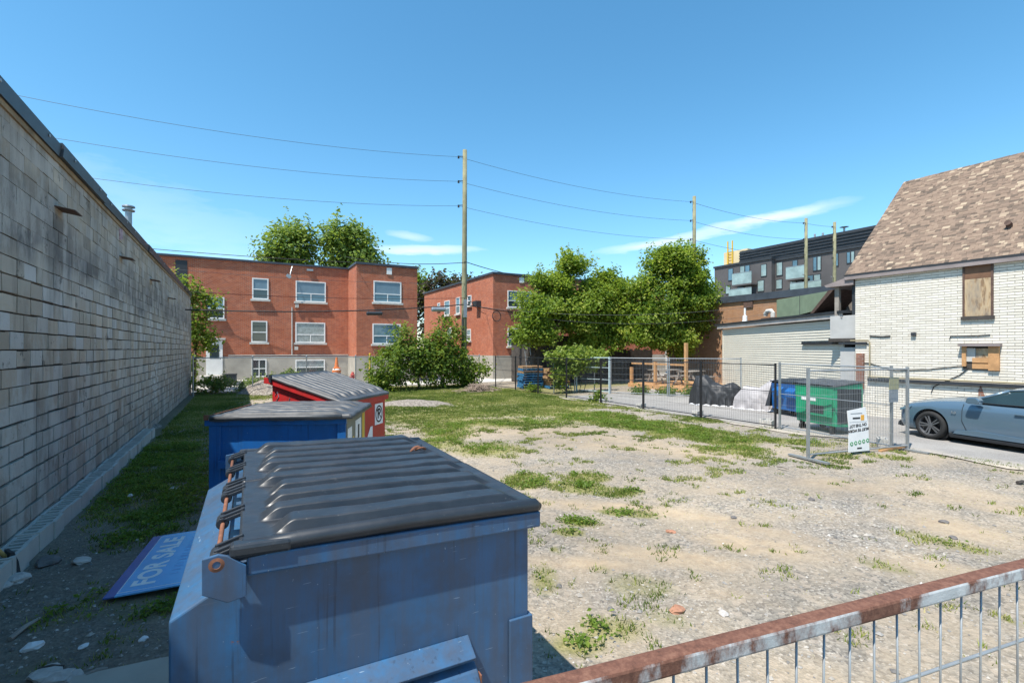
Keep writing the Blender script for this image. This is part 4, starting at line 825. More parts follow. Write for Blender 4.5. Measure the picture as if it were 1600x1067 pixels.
for i, (y0, L) in enumerate([(-HL-.035, .965), (-HL+.935, .965)]):
    l = lid(D1, (LX, y0, ZT+.112), LW, L, 5, M['lid'], slope=tl, seed=5+i*3, h=.050, sag=.010-.016*i, dent=.006, lip=.05, per=36, nx=90)
    for fy in (.07, .5, .93):
        MB().tube([(-.07, fy*L-.04, -.052), (-.07, fy*L+.04, -.052)], .026, 12).obox((-.03, fy*L, -.028), (.10, .08, .018), Matrix.Rotation(R(-18), 3, 'Y')).obox((-.03, fy*L-.03, -.02), (.10, .013, .03), Matrix.Rotation(R(-18), 3, 'Y')).obox((-.03, fy*L+.03, -.02), (.10, .013, .03), Matrix.Rotation(R(-18), 3, 'Y')).build('hinge_knuckle', M['lid'], l, bevel=.004)
    yr = .012 if i == 0 else L-.012
    MB().tube([(-.02, yr, -.035), (.2, yr, -.012), (.65, yr, -.004), (1.0, yr, -.006), (LW-.03, yr, -.012), (LW-.008, yr, -.026)], [.03, .033, .033, .033, .033, .022], 12).build('rolled_edge', M['lid'], l, smooth=True)
    MB().box(-.03, .18, yr-.035, yr+.035, -.044, .006).build('edge_cap', M['lid'], l, bevel=.014)
    MB().tube([(LW-.02, .01, -.022), (LW-.014, L-.01, -.022)], .024, 10).build('front_edge', M['lid'], l, smooth=True)
    for hx, hy in ((.17, .30), (LW-.16, .62)):
        MB().lathe([(.0, .012), (.03, .012), (.042, .018), (.046, .01), (.05, -.005)], (0, 0, 0), 14).build('vent_boss', M['lid'], l, loc=(hx, hy*L, .012))
ch = [(-.02+.05*math.cos(a*1.7)+.012*a, .03*math.sin(a*2.3), .02+.012*math.sin(a*3)) for a in np.linspace(0, 6, 26)]
tag(MB().tube(ch, .007, 6).build('rusty_chain', M['rust'], None, loc=(1.08, 3.33, ZT+.118)), 'short rusty chain lying on the black dumpster lid', 'chain')
# fork sleeve on the near side and a corner stiffener
sl1 = MB().prism([(-HL+.001, .86), (-HL-.10, .80), (-HL-.13, .76), (-HL-.13, .60), (-HL+.001, .56)], 'x', -.36, .37).build('fork_sleeve', M['blue_steel'], D1, bevel=.008)
MB().prism([(-HL+.002, .90), (-HL-.085, .84), (-HL-.10, .862), (-HL-.004, .92)], 'x', -.39, .36).build('sleeve_plate', M['blue_steel'], sl1, bevel=.004)
MB().box(.372, .378, -HL-.12, -HL-.005, .62, .79).build('sleeve_edge', M['rust'], sl1)
MB().prism([(-.36, .55), (.40, .55), (.40, .50), (-.36, .50)], 'y', -HL-.12, -HL-.001).build('fork_sleeve_floor', M['blue_steel'], sl1)
MB().box(.575, XR+.016, -HL-.016, -HL-.0005, .12, .93).build('corner_stiffener', M['blue_steel'], D1, bevel=.004)
MB().box(XR+.0005, XR+.016, -HL-.0004, -.3, .12, .93).build('side_stiffener', M['blue_steel'], D1, bevel=.004)
MB().box(XB, XR, HL, HL+.12, .56, .8).build('fork_sleeve', M['blue_steel'], D1)
for x in (-.65, .55):
    for y in (-.8, .8): MB().box(x-.06, x+.06, y-.1, y+.1, -.02, .1).build('skid', M['dark_metal'], D1)
# middle blue dumpster
W2, L2, Z2 = 1.745, 1.40, 1.32
D2 = thing('blue_dumpster', 'deep blue dumpster with grey ribbed lid between the near and red dumpsters', 'dumpster', (-.362, 7.496, 0), R(-22.9))
MB().prism([(0, .1), (0, Z2-.01), (W2-.03, Z2-.01), (W2-.03, .1)], 'y', .05, L2-.05).build('body', M['deep_blue_steel'], D2, bevel=.008)
MB().box(-.05, W2, .0, .06, Z2-.075, Z2).build('rim', M['deep_blue_steel'], D2, bevel=.006); MB().box(-.05, .03, .061, L2-.001, Z2-.075, Z2).build('rim', M['deep_blue_steel'], D2, bevel=.006); MB().box(.031, W2, L2-.06, L2, Z2-.076, Z2-.001).build('rim', M['deep_blue_steel'], D2, bevel=.006)
MB().box(.0, .14, .015, .05, .1, Z2-.076).build('side_frame', M['deep_blue_steel'], D2, bevel=.004); MB().box(W2-.12, W2-.01, .015, .05, .1, Z2-.076).build('side_frame', M['deep_blue_steel'], D2, bevel=.004)
MB().box(.141, W2-.121, -.06, .049, .70, .80).build('fork_sleeve', M['deep_blue_steel'], D2, bevel=.004)
fr = MB().box(W2-.028, W2-.005, .061, L2-.061, .1, Z2-.002).build('front_panel', M['grey_front'], D2); fx2 = W2-.0045
for y0, y1, z0, z1, m in [(.1, .36, .98, 1.16, 'sign_white'), (.60, 1.0, .78, 1.2, 'sign_white'), (1.1, 1.28, .75, 1.26, 'yellow'), (.43, .5, .6, 1.0, 'yellow')]: MB().box(fx2, fx2+.003, y0, y1, z0, z1).build('sticker', M[m], fr)
MB().box(fx2+.004, fx2+.006, .76, .86, .92, 1.12).build('sticker_print', M['ink'], fr)
MB().tube([(-.03, -.02, Z2+.045), (-.03, L2, Z2+.045)], .010, 8).build('hinge_rod', M['rust'], D2)
MB().box(-.05, .0, -.02, .01, Z2+.0, Z2+.07).build('hinge_bracket', M['rust'], D2)
lid(D2, (.03, -.05, Z2+.05), W2+.06, L2+.1, 9, M['lid_grey'], slope=0.0, seed=21, h=.04, sag=.035, dent=.010, lip=.07, per=20, nx=70)
MB().tube([(.04, -.03, Z2+.025), (.5, -.035, Z2+.03), (1.2, -.035, Z2+.03), (W2-.05, -.03, Z2+.03)], .028, 10).build('rolled_edge', M['lid_grey'], D2, smooth=True)
# red dumpster: high at the hinge, low at the front
W3, L3, zh, zl_ = 1.352, 1.75, 1.76, 1.36
D3 = thing('red_dumpster', 'bright red dumpster with steeply sloping ribbed lid and no parking sign', 'dumpster', (.397, 9.312, 0), R(-41))
MB().prism([(.06, .1), (.06, zh-.09), (W3-.02, zl_-.08), (W3-.02, .1)], 'y', .06, L3-.05).build('body', M['red_steel'], D3, bevel=.008)
sl3 = math.atan2(zh-zl_, W3)
for y in (0, L3-.06): MB().prism([(-.06, zh-.10), (-.06, zh), (.02, zh), (W3+.03, zl_), (W3+.03, zl_-.105), (.02, zh-.105)], 'y', y, y+.059).build('rim', M['red_steel'], D3, bevel=.005)
MB().box(W3-.02, W3+.029, .06, L3-.06, zl_-.104, zl_-.002).build('rim', M['red_steel'], D3, bevel=.005); MB().box(-.059, .019, .06, L3-.06, zh-.1, zh-.001).build('rim', M['red_steel'], D3, bevel=.005)
lid(D3, (.03, -.02, zh+.035), math.hypot(W3, zh-zl_)+.03, L3+.03, 11, M['lid_grey'], slope=sl3, seed=40, h=.042, sag=.0, dent=.005, lip=.05, per=20, nx=70)
MB().tube([(.0, -.01, zh+.03), (.0, L3, zh+.03)], .015, 8).build('hinge_rod', M['dark_metal'], D3); MB().box(.06, .10, -.03, .0, zh-.08, zh+.05).build('hinge_bracket', M['dark_metal'], D3)
fx = W3-.018; SY = L3-.32
MB().box(fx, fx+.004, SY-.16, SY+.16, .80, 1.20).build('sign_plate', M['sign_white'], D3)
Xm = Matrix.Rotation(R(90), 4, 'Z') @ Matrix.Rotation(R(90), 4, 'X')
text('P', .26, M['ink'], D3, Matrix.Translation((fx+.006, SY, 1.0)) @ Xm, bold=.008)
ring = MB()
for k in range(28):
    a0, a1 = 2*math.pi*k/28, 2*math.pi*(k+1)/28
    ring.add([(fx+.006, SY+.14*math.cos(a0), 1.0+.165*math.sin(a0)), (fx+.006, SY+.14*math.cos(a1), 1.0+.165*math.sin(a1)), (fx+.006, SY+.11*math.cos(a1), 1.0+.135*math.sin(a1)), (fx+.006, SY+.11*math.cos(a0), 1.0+.135*math.sin(a0))], [(0,1,2,3)])
ring.build('no_parking_ring', M['ink'], D3); MB().obox((fx+.0075, SY, 1.0), (.002, .25, .022), Matrix.Rotation(R(-45), 3, 'X')).build('no_parking_slash', M['ink'], D3)
MB().prism([(SY-.55, .45), (SY-.25, .45), (SY-.25, .80), (SY-.33, .80)], 'x', fx, fx+.004).build('decal', M['sign_white'], D3); MB().box(fx, fx+.004, SY-.55, SY-.27, .22, .40).build('decal', M['sign_white'], D3)
text('52', .13, M['ink'], D3, Matrix.Translation((fx+.006, SY-.41, .31)) @ Xm)
gr = [[(.12,1.45),(.16,1.52),(.19,1.43),(.14,1.36),(.2,1.3),(.15,1.22),(.22,1.26),(.2,1.12)], [(.40,1.42),(.37,1.27),(.34,1.12)], [(.55,1.35),(.57,1.15),(.63,1.35),(.65,1.15),(.60,1.25)], [(.71,1.13),(.73,1.31),(.79,1.13)], [(.86,1.25),(.84,1.08),(.92,1.2),(.96,1.05)]]
for g_ in gr: MB().tube([(x, .056, z) for x, z in g_], .007, 4).build('graffiti', M['galv'], D3)
# far bins behind the fence
D4 = thing('green_dumpster', 'bright green wheeled dumpster with black lid behind the temporary fence', 'dumpster', (13.50, 7.02, 0), R(-18))
MB().prism([(-.0, .22), (-.06, 1.02), (-.06, 1.25), (.84, 1.34), (.84, .2)], 'y', 0, 1.32).build('body', M['green_steel'], D4, bevel=.012)
MB().box(-.085, -.062, .05, 1.27, .45, 1.02).build('front_face', M['green_steel'], D4, bevel=.02)
MB().box(-.09, -.0855, .3, .9, .52, .74).build('decal', M['dark_metal'], D4); MB().box(-.0905, -.0855, .55, 1.05, .84, .92).build('decal', M['sign_white'], D4)
MB().box(.05, .78, -.012, .0, .3, 1.2).build('side_panel', M['dark_metal'], D4)
lid(D4, (-.1, -.03, 1.30), .98, 1.38, 7, M['lid_grey'], slope=-.1, seed=60, h=.02, dent=.01)
for x in (.05, .72):
    for y in (.15, 1.17): MB().lathe([(.02, -.03), (.09, -.03), (.1, -.01), (.1, .01), (.09, .03), (.02, .03)], (x, y, .1), 14, M=Matrix.Rotation(R(90), 3, 'X')).box(x-.05, x+.05, y-.05, y+.05, .17, .23).build('caster', M['rubber'], D4)
D5 = thing('blue_dumpster', 'small blue wheeled dumpster between the grey cover and the green dumpster', 'dumpster', (15.4, 9.3, 0), R(-18))
MB().prism([(0, .22), (-.02, .8), (-.05, 1.2), (.9, 1.3), (.9, .2)], 'y', 0, 1.5).build('body', M['deep_blue_steel'], D5, bevel=.01)
for y in (.2, .85): MB().prism([(-.02, .62), (-.2, .75), (-.2, .95), (-.03, 1.08)], 'y', y, y+.42).build('fork_sleeve', M['deep_blue_steel'], D5, bevel=.01)
lid(D5, (-.08, -.03, 1.27), 1.0, 1.56, 7, M['lid'], slope=-.1, seed=70, h=.02, dent=.01)
MB().add([(-.10, 1.52, .3), (-.10, 1.56, .3), (.0, 1.9, .25), (.0, 1.5, 1.28), (.9, 1.5, 1.3), (.9, 1.95, .25)], [(0,2,3),(3,2,5,4)]).build('lid_flap', M['lid'], D5)
for x in (.1, .75):
    for y in (.2, 1.3): MB().lathe([(.02, -.03), (.09, -.03), (.1, 0), (.09, .03), (.02, .03)], (x, y, .1), 14, M=Matrix.Rotation(R(90), 3, 'X')).build('caster', M['rubber'], D5)
D5.scale = (.9, .9, .9); D5.location = (15.75, 9.2, 0)

# ------------------------------------------------------------------ covered motorcycles
def cover(label, loc, rz, L, prof, wid, mat, seed, hem):
    t = thing('covered_motorcycle', label, 'motorcycle', loc, rz, 'motorcycles under covers')
    nu, nv = 90, 48; u = np.linspace(0, 1, nu); a = np.linspace(0, math.pi, nv); U, A = np.meshgrid(u, a, indexing='ij')
    hz = np.interp(U, [p[0] for p in prof], [p[1] for p in prof]); wz = np.interp(U, [p[0] for p in wid], [p[1] for p in wid])
    ex_ = .55; ca, sa = np.cos(A), np.sin(A)
    yv = wz*np.sign(ca)*np.abs(ca)**ex_; zv = hz*np.abs(sa)**(.62)
    low = np.clip(1-zv/np.maximum(hz, .01), 0, 1)
    fold = (fbm(U*6+zv*.8, A*1.3, .6, seed, 3)-.47)*.13+.03*np.sin(U*34+3*fbm(U*3, A, .5, seed+2)*6)*low
    yv = yv*(1+.15*low)+np.sign(ca)*fold*(.25+low); xv = (U-.5)*L*(1+.05*low)+fold*.5
    zv = np.maximum(zv+fold*.35*np.abs(sa)+.0, .02+.05*np.abs(np.sin(U*21+seed)))
    V_ = np.stack([xv, yv, zv], -1).reshape(-1, 3); idx = np.arange(nu*nv).reshape(nu, nv)
    F_ = np.stack([idx[:-1, :-1], idx[1:, :-1], idx[1:, 1:], idx[:-1, 1:]], -1).reshape(-1, 4)
    c_ = np_mesh('cover', V_, F_, mat, t, smooth=True)
    hb = MB(); hc = MB()
    for i in range(nu-1): 
        p0 = V_[idx[i, -1]]; p1 = V_[idx[i+1, -1]]
        hb.add([p0, p1, (p1[0], p1[1]-.05, .02), (p0[0], p0[1]-.05, .02)], [(0,1,2,3)]); 
        p0 = V_[idx[i, 0]]; p1 = V_[idx[i+1, 0]]; hc.add([p0, p1, (p1[0], p1[1]+.05, .02), (p0[0], p0[1]+.05, .02)], [(0,1,2,3)])
    hb.build('hem', hem, t); hc.build('hem', hem, t)
    for s in (-.62, .62): MB().lathe([(.2, -.06), (.3, -.06), (.32, -.02), (.32, .02), (.3, .06), (.2, .06)], (s*L/2*1.05, 0, .32), 20, M=Matrix.Rotation(R(90), 3, 'X')).build('wheel', M['rubber'], t, smooth=True)
    return t
cb = plain('black_cover', (.025,.026,.028), .55, .3, 3, spec=.5); cg = plain('grey_cover', (.36,.34,.34), .7, .15, 3); M['silver'] = plain('silver_hem', (.5,.5,.51), .4, .3, 12)
cover('motorcycle under a black cover behind the mesh fence', (16.6, 13.1, 0), R(-66), 2.0, [(0, .55), (.12, 1.15), (.3, 1.2), (.45, .92), (.62, .82), (.8, .95), (.92, .8), (1, .4)], [(0, .12), (.2, .42), (.5, .38), (.8, .36), (1, .14)], cb, 3, M['silver'])
cover('motorcycle under a pale grey cover beside the small blue dumpster', (16.9, 11.2, 0), R(-60), 2.1, [(0, .45), (.15, .85), (.4, .82), (.58, 1.12), (.72, 1.15), (.88, .7), (1, .35)], [(0, .12), (.3, .38), (.6, .42), (.85, .36), (1, .14)], cg, 8, M['silver'])

# ------------------------------------------------------------------ parked car
HD = R(-12.4); CL, CW = 4.81, .935
wl_ = Vector((14.98, 5.60)); cth, sth = math.cos(HD), math.sin(HD)
off = Vector((-.935, 1.50)); cc = Vector((wl_.x-(off.x*cth-off.y*sth), wl_.y-(off.x*sth+off.y*cth)))
car = thing('parked_car', 'blue grey two door sports car parked beside the white brick house', 'car', (cc.x, cc.y, .012), HD)
n = NT('car_paint'); n.out((.10,.16,.215), .26, .3, .6); n.b.inputs['Coat Weight'].default_value = .7; n.b.inputs['Coat Roughness'].default_value = .05; M['paint'] = n.m
st_y = [2.37, 2.33, 2.2, 1.95, 1.5, 1.05, .8, .5, .0, -.5, -1.0, -1.5, -1.95, -2.25, -2.38]
hwid = [.60, .74, .85, .915, .95, .935, .925, .92, .92, .925, .945, .955, .93, .86, .76]
ztop = [.66, .72, .79, .85, .93, .97, .985, .985, .985, .99, 1.0, 1.04, 1.06, 1.04, .98]
zbot = [.32, .22, .17, .16, .16, .16, .16, .16, .16, .16, .16, .17, .2, .26, .36]
crown = [.03, .05, .07, .08, .09, .09, .07, .05, .02, .02, .02, .03, .04, .04, .02]
V_ = []; ns = len(st_y)
for i in range(ns):
    w_, zt, zb, cr = hwid[i], ztop[i], zbot[i], crown[i]; h = zt-zb
    half = [(0, zb), (w_-.16, zb), (w_-.05, zb+.05), (w_-.012, zb+h*.22), (w_, zb+h*.50), (w_-.012, zb+h*.74), (w_-.03, zb+h*.88), (w_-.085, zt-.005), (w_-.24, zt+cr*.55), (w_*.4, zt+cr), (0, zt+cr*1.05)]
    ringp = [(x, z) for x, z in half]+[(-x, z) for x, z in half[-2:0:-1]]
    V_.append([(x, st_y[i], z) for x, z in ringp])
nr = len(V_[0]); b = MB(); b.v = [p for rg in V_ for p in rg]
for i in range(ns-1):
    for k in range(nr): b.f.append((i*nr+k, i*nr+(k+1) % nr, (i+1)*nr+(k+1) % nr, (i+1)*nr+k)); b.m.append(0)
b.f += [tuple(range(nr))[::-1], tuple((ns-1)*nr+k for k in range(nr))]; b.m += [0, 0]
bo = b.build('body', M['paint'], None, smooth=True); ss = bo.modifiers.new('s', 'SUBSURF'); ss.levels = 2; ss.render_levels = 2
cut = MB(); WY = (1.50, -1.27); WR = .345
for y in WY:
    for s in (-1, 1): cut.tube([(s*.62, y, WR), (s*1.2, y, WR)], .405, 40)
co = cut.build('cutter', M['dark_metal']); bm_ = bo.modifiers.new('b', 'BOOLEAN'); bm_.object = co; bm_.operation = 'DIFFERENCE'; bm_.solver = 'EXACT'
dg = bpy.context.evaluated_depsgraph_get(); me = bpy.data.meshes.new_from_object(bo.evaluated_get(dg)); bo.modifiers.clear(); bo.data = me; bpy.data.objects.remove(co)
me.materials.clear(); me.materials.append(M['paint']); bo.parent = car; bo.data.polygons.foreach_set('use_smooth', [True]*len(me.polygons))
try:
    me.set_sharp_from_angle(angle=R(35))
except Exception: pass
M['rim'] = plain('rim_alloy', (.16,.165,.175), .35, .15, 5, metal=.6); M['car_glass'] = glassmat('car_glass', (.02,.035,.035), .03); M['trim'] = plain('black_trim', (.015,.016,.018), .45, .2, 5)
gs = [(.80, .80, .985, .78, .99), (.45, .83, .99, .70, 1.16), (.08, .84, .99, .62, 1.325), (-.30, .845, .995, .585, 1.375), (-.75, .845, 1.0, .575, 1.36), (-1.2, .82, 1.02, .56, 1.27), (-1.65, .77, 1.05, .56, 1.13), (-1.9, .72, 1.07, .58, 1.085)]
b = MB(); rows = []
for y, wb_, zb, wr, zr in gs: rows.append([(-wb_, y, zb), (-(wb_*.45+wr*.55)-.012, y, zb+(zr-zb)*.52), (-wr, y, zr-.03*(zr > 1.0)), (-wr*.6, y, zr+.012), (0, y, zr+.02), (wr*.6, y, zr+.012), (wr, y, zr-.03*(zr > 1.0)), ((wb_*.45+wr*.55)+.012, y, zb+(zr-zb)*.52), (wb_, y, zb)])
for i in range(len(rows)-1): b.add(rows[i]+rows[i+1], [(k, k+1, 10+k, 9+k) for k in range(8)])
b.build('glasshouse', M['car_glass'], car, smooth=True)
def rpt(i, k, o_): p = Vector(rows[i][k]); nrm_ = Vector((p.x*.9, 0, .55)).normalized(); return p+nrm_*o_
b = MB()
for i in range(2, 6):
    top = [rpt(i, k, .012) for k in range(2, 7)]+[rpt(i+1, k, .012) for k in range(2, 7)]
    b.add(top, [(k, k+1, 6+k, 5+k) for k in range(4)])
b.build('roof_panel', M['paint'], car, smooth=True)
for s in (0, 1):
    k = 2 if s == 0 else 6; k0 = 0 if s == 0 else 8
    MB().tube([rpt(i, k, .004) for i in (0, 1, 2)], .032, 8).tube([rpt(i, k, .0) for i in (2, 3, 4, 5, 6)], .022, 8).build('pillar', M['paint'], car, smooth=True)
    km = 1 if s == 0 else 7
    MB().add([rpt(5, k, .01), rpt(5, km, .012), rpt(5, k0, .012), rpt(6, k0, .012), rpt(6, km, .012), rpt(6, k, .01), rpt(7, k0, .012), rpt(7, km, .012), rpt(7, k, .01)], [(0,1,4,5),(1,2,3,4),(5,4,7,8),(4,3,6,7)]).build('rear_quarter', M['paint'], car, smooth=True)
    MB().tube([rpt(i, k0, .01) for i in range(0, 7)], .012, 6).build('belt_trim', M['trim'], car)
    MB().tube([rpt(4, k0, .008), rpt(4, km, .01), rpt(4, k, .008)], .018, 6).build('door_pillar', M['trim'], car)
for s in (-1, 1):
    MB().prism([(.40, .98), (.62, .98), (.66, 1.02), (.62, 1.12), (.44, 1.13), (.38, 1.06)], 'x', s*.93, s*1.09).build('mirror', M['paint'], car, bevel=.02)
    MB().prism([(1.05, .13), (1.08, .2), (-.85, .2), (-.85, .13)], 'x', s*.86, s*.955).build('side_skirt', M['trim'], car, bevel=.01)
    MB().prism([(.95, .30), (.55, .36), (-.80, .30), (-.80, .22), (1.0, .22)], 'x', s*.90, s*.932).build('lower_door_trim', M['paint'], car, bevel=.006)
    dl = MB()
    for y0, y1 in ((.82, .70), (-.42, -.50)): dl.tube([(s*.905, y1, .24), (s*.932, y0, .55), (s*.915, y0, .80), (s*.88, y0-.02, .95)], .005, 5)
    dl.build('door_gap', M['trim'], car)
    MB().obox((s*.93, -.28, .82), (.03, .24, .035)).build('door_handle', M['paint'], car, bevel=.01)
    MB().prism([(2.22, .70), (1.95, .77), (2.0, .70), (2.24, .64)], 'x', s*.76, s*.90).build('headlight', M['glass_sky'], car, bevel=.01)
    fr_ = text('5.0', .085, M['galv'], car, Matrix.Translation((s*.946, .98, .72)) @ Matrix.Rotation(R(90*s), 4, 'Z') @ Matrix.Rotation(R(90), 4, 'X'), name='badge', ext=.004)
MB().prism([(2.30, .20), (2.42, .22), (2.40, .32), (2.34, .36)], 'x', -.70, .70).box(-.5, .5, 2.30, 2.395, .38, .6).build('grille', M['trim'], car, bevel=.01)
for y in WY:
    for s in (-1, 1):
        wh_ = MB().lathe([(.24, -.12), (.325, -.115), (.343, -.07), (.345, 0), (.343, .07), (.325, .115), (.255, .122), (.24, .10)], (0, 0, 0), 40, M=Matrix.Rotation(R(90*s), 3, 'Y')).build('wheel', M['rubber'], car, smooth=True, loc=(s*.825, y, WR))
        rm = MB(); rx = .105*s
        Mr = Matrix.Rotation(R(90*s), 3, 'Y')
        rm.lathe([(.24, -.10), (.236, .09), (.25, .105), (.255, .11), (.245, .112), (.225, .07), (.222, -.09)], (0, 0, 0), 40, M=Mr)
        for k in range(5):
            for dq in (-.17, .17):
                a0 = 2*math.pi*k/5+.3; p0 = Vector((.05*math.cos(a0+dq*2), .05*math.sin(a0+dq*2), .075)); p1 = Vector((.235*math.cos(a0+dq*.9), .235*math.sin(a0+dq*.9), .095))
                rm.bar(Mr @ p0, Mr @ p1, .026, .03)
        rm.lathe([(.0, .10), (.055, .095), (.06, .06)], (0, 0, 0), 16, M=Mr); rm.build('rim', M['rim'], wh_)
        MB().lathe([(0, .0), (.235, .0), (.235, -.02)], (0, 0, 0), 24, M=Mr).build('brake_disc', M['trim'], wh_)
b = MB()
for y in WY: b.tube([(-.8, y, WR), (.8, y, WR)], .40, 30)
b.box(-.75, .75, -2.0, 2.1, .16, .5); b.build('underbody', M['trim'], car)
MB().box(-.6, -.15, -.45, -.1, .9, 1.12).box(.15, .6, -.45, -.1, .9, 1.12).build('seat_backs', M['trim'], car, bevel=.03)

# ------------------------------------------------------------------ for-sale sign lying on the ground
pA, pB, pC = G(160, 946), G(240, 850), G(300, 849)
dv2 = Vector((pB.x-pA.x, pB.y-pA.y, 0)); SLn = dv2.length; ang_ = math.atan2(dv2.y, dv2.x)
fsn = thing('for_sale_sign', 'blue for sale sign lying flat on the weeds beside the dumpster', 'sign', (pA.x, pA.y, .05), ang_)
fsn.rotation_euler = (R(-2), R(-1.0), ang_)
M['sign_blue'] = plain('sign_blue', (.12,.39,.70), .22, .12, 3, spec=.5); M['sign_navy'] = plain('sign_navy', (.05,.11,.34), .22, .1, 3, spec=.5)
MB().box(0, SLn, -1.0, -.085, 0, .012).build('panel', M['sign_blue'], fsn); MB().box(0, SLn, -.084, 0, 0, .012).build('edge_band', M['sign_navy'], fsn)
MB().box(.05, SLn-.05, -.092, -.086, .012, .0135).box(.05, .056, -1.0, -.093, .012, .0135).box(SLn-.056, SLn-.05, -1.0, -.093, .012, .0135).build('border_line', M['sign_white'], fsn)
def flat(x, y): return Matrix.Translation((x, y, .0135))
text('FOR SALE', .255, M['sign_white'], fsn, flat(SLn*.50, -.26), bold=.008, ext=.0005, spacing=1.05).scale = (min(1.6, SLn*.80/1.12), 1, 1)
pb_ = plain('faint_print', (.14,.33,.60), .4, .1, 5)
for k in range(13): MB().box(SLn*(.20+.055*k), SLn*(.20+.055*k)+.012+.014*(k % 3), -.50, -.43, .012, .0132).build('faint_print', pb_, fsn)
text('D', .26, M['sign_white'], fsn, flat(SLn*.22, -.68), bold=.008, ext=.0005); text('r', .22, M['sign_white'], fsn, flat(SLn*.38, -.70), bold=.004, ext=.0005)

# ------------------------------------------------------------------ barrel, cone, posts, brush, mounds, tools
tb_ = onY(526, 575, 30.2)
t = thing('traffic_barrel', 'orange and white traffic barrel behind the red dumpster', 'barrel', (tb_.x, 30.2, 0)); M['safety_orange'] = plain('safety_orange', (.66,.17,.03), .55, .15, 5)
for i, m in enumerate(('safety_orange', 'sign_white', 'safety_orange', 'sign_white', 'safety_orange')): MB().lathe([(.30-.012*i, .2*i+.02), (.30-.012*i, .2*i+.2), (.285-.012*i, .2*i+.22)], (0, 0, 0), 20).build('band', M[m], t)
MB().lathe([(.4, 0), (.4, .03), (.3, .05)], (0, 0, 0), 20).build('base', M['rubber'], t); MB().lathe([(.24, 1.02), (.2, 1.08), (0, 1.09)], (0, 0, 0), 20).build('lid', M['sign_white'], t)
t = thing('traffic_cone', 'orange traffic cone standing on top of the barrel', 'cone', (tb_.x, 30.2, 1.10)); MB().lathe([(.19, .03), (.13, .06), (.05, .66), (.04, .68), (0, .68)], (0, 0, 0), 18).build('cone', M['safety_orange'], t); MB().box(-.19, .19, -.19, .19, 0, .03).build('base', M['safety_orange'], t)
p = onY(578, 560, 28.4); tag(MB().tube([(0, 0, -.1), (0, 0, 1.95)], .06, 12).lathe([(.06, 1.95), (.04, 2.0), (0, 2.01)], (0, 0, 0), 12).build('bollard', M['yellow'], loc=(p.x, 28.4, 0)), 'yellow steel guard post beside the maple bush', 'bollard')
p = onY(551, 580, 31); tag(MB().lathe([(.1, 0), (.1, .5), (.14, .52), (.14, .58), (.1, .6), (.07, .72), (0, .75)], (0, 0, 0), 14).tube([(-.18, 0, .42), (.18, 0, .42)], .05, 8).build('fire_hydrant', plain('hydrant_red', (.4,.05,.04), .5), loc=(p.x, 31, .1)), 'small red hydrant at the foot of the brick building', 'hydrant')
p = onY(361, 588, 34.3); tag(MB().box(-.3, .3, -.2, .2, 0, .4).box(-.33, .33, -.23, .23, .4, .46).build('black_crate', M['dark_metal'], loc=(p.x, 34.3, .28)), 'small dark crate on the kerb right of the white door', 'crate')
p = G(748, 611); b = MB(); r2 = random.Random(5)
for k in range(240):
    a, rr = r2.uniform(0, 6.28), r2.gauss(0, .42); c = Vector((rr*math.cos(a)*1.5, rr*math.sin(a), max(.02, .34*math.exp(-rr*rr*3)*r2.uniform(.1, 1)))); d = Vector((r2.uniform(-1, 1), r2.uniform(-1, 1), r2.uniform(-.25, .25))).normalized()*r2.uniform(.15, .5); b.tube([c-d, c+d*.2+Vector((0, 0, .03)), c+d], r2.uniform(.006, .014), 4, caps=False)
tag(b.build('brush_pile', plain('dead_twigs', (.30,.23,.18), .95, .4, 6), loc=(p.x, p.y, 0), fixn=False), 'heap of dead twigs on the grass before the bush', 'brush pile')
def mound(px, py, rx, ry, h, label, seed):
    c = G(px, py); N = 46; V_ = []; 
    for i in range(N):
        for j in range(N):
            x, y = (i/(N-1)*2-1), (j/(N-1)*2-1); r_ = math.hypot(x, y); hgt = h*max(0, 1-r_**1.6) if r_ < 1 else -.06*(r_-1)
            V_.append((x*rx, y*ry, hgt+float(fbm(x*3, y*3, .5, seed)-.47)*h*.35-.02))
    F_ = [(i*N+j, (i+1)*N+j, (i+1)*N+j+1, i*N+j+1) for i in range(N-1) for j in range(N-1)]
    o = np_mesh('gravel_mound', V_, F_, M['mound'], None, smooth=True, loc=(c.x, c.y, 0)); tag(o, label, 'gravel mound', 'gravel mounds')
n = NT('mound_gravel'); g = n.pos(); vo = n.node('ShaderNodeTexVoronoi', {'Vector': g, 'Scale': 22.0}); c = n.ramp(n.node('ShaderNodeSeparateColor', {0: vo.outputs['Color']}).outputs[0], [(0, (.14,.12,.105)), (.6, (.26,.225,.19)), (1, (.38,.34,.29))]); n.bump(n.math('ADD', vo.outputs['Distance'], n.noise(g, 40, 5)), .7, .03); M['mound'] = n.out(c, .95, spec=.15)
mound(640, 632, 1.7, 1.4, .20, 'low gravel mound right of the red dumpster', 3); mound(425, 613, 1.6, 1.4, .72, 'gravel mound left of the red dumpster', 9); mound(220, 668, .5, .8, .2, 'small gravel heap at the foot of the block wall', 14)
sh = thing('shovel', 'shovel with yellow wooden handle leaning on the block footing', 'shovel', (-2.02+.55, 4.35, 0), R(20))
p = G(18, 897); sh.location = (p.x, p.y, 0); sh.rotation_euler = (0, 0, R(30))
MB().tube([(0, 0, .12), (-.62, .05, 1.15)], .018, 8).build('handle', plain('ash_handle', (.42,.26,.08), .6, .2, 8), sh); MB().prism([(-.05, .0), (.05, -.01), (.03, .14), (-.0, .24), (-.03, .24)], 'y', -.09, .09).build('blade', M['dark_metal'], sh)

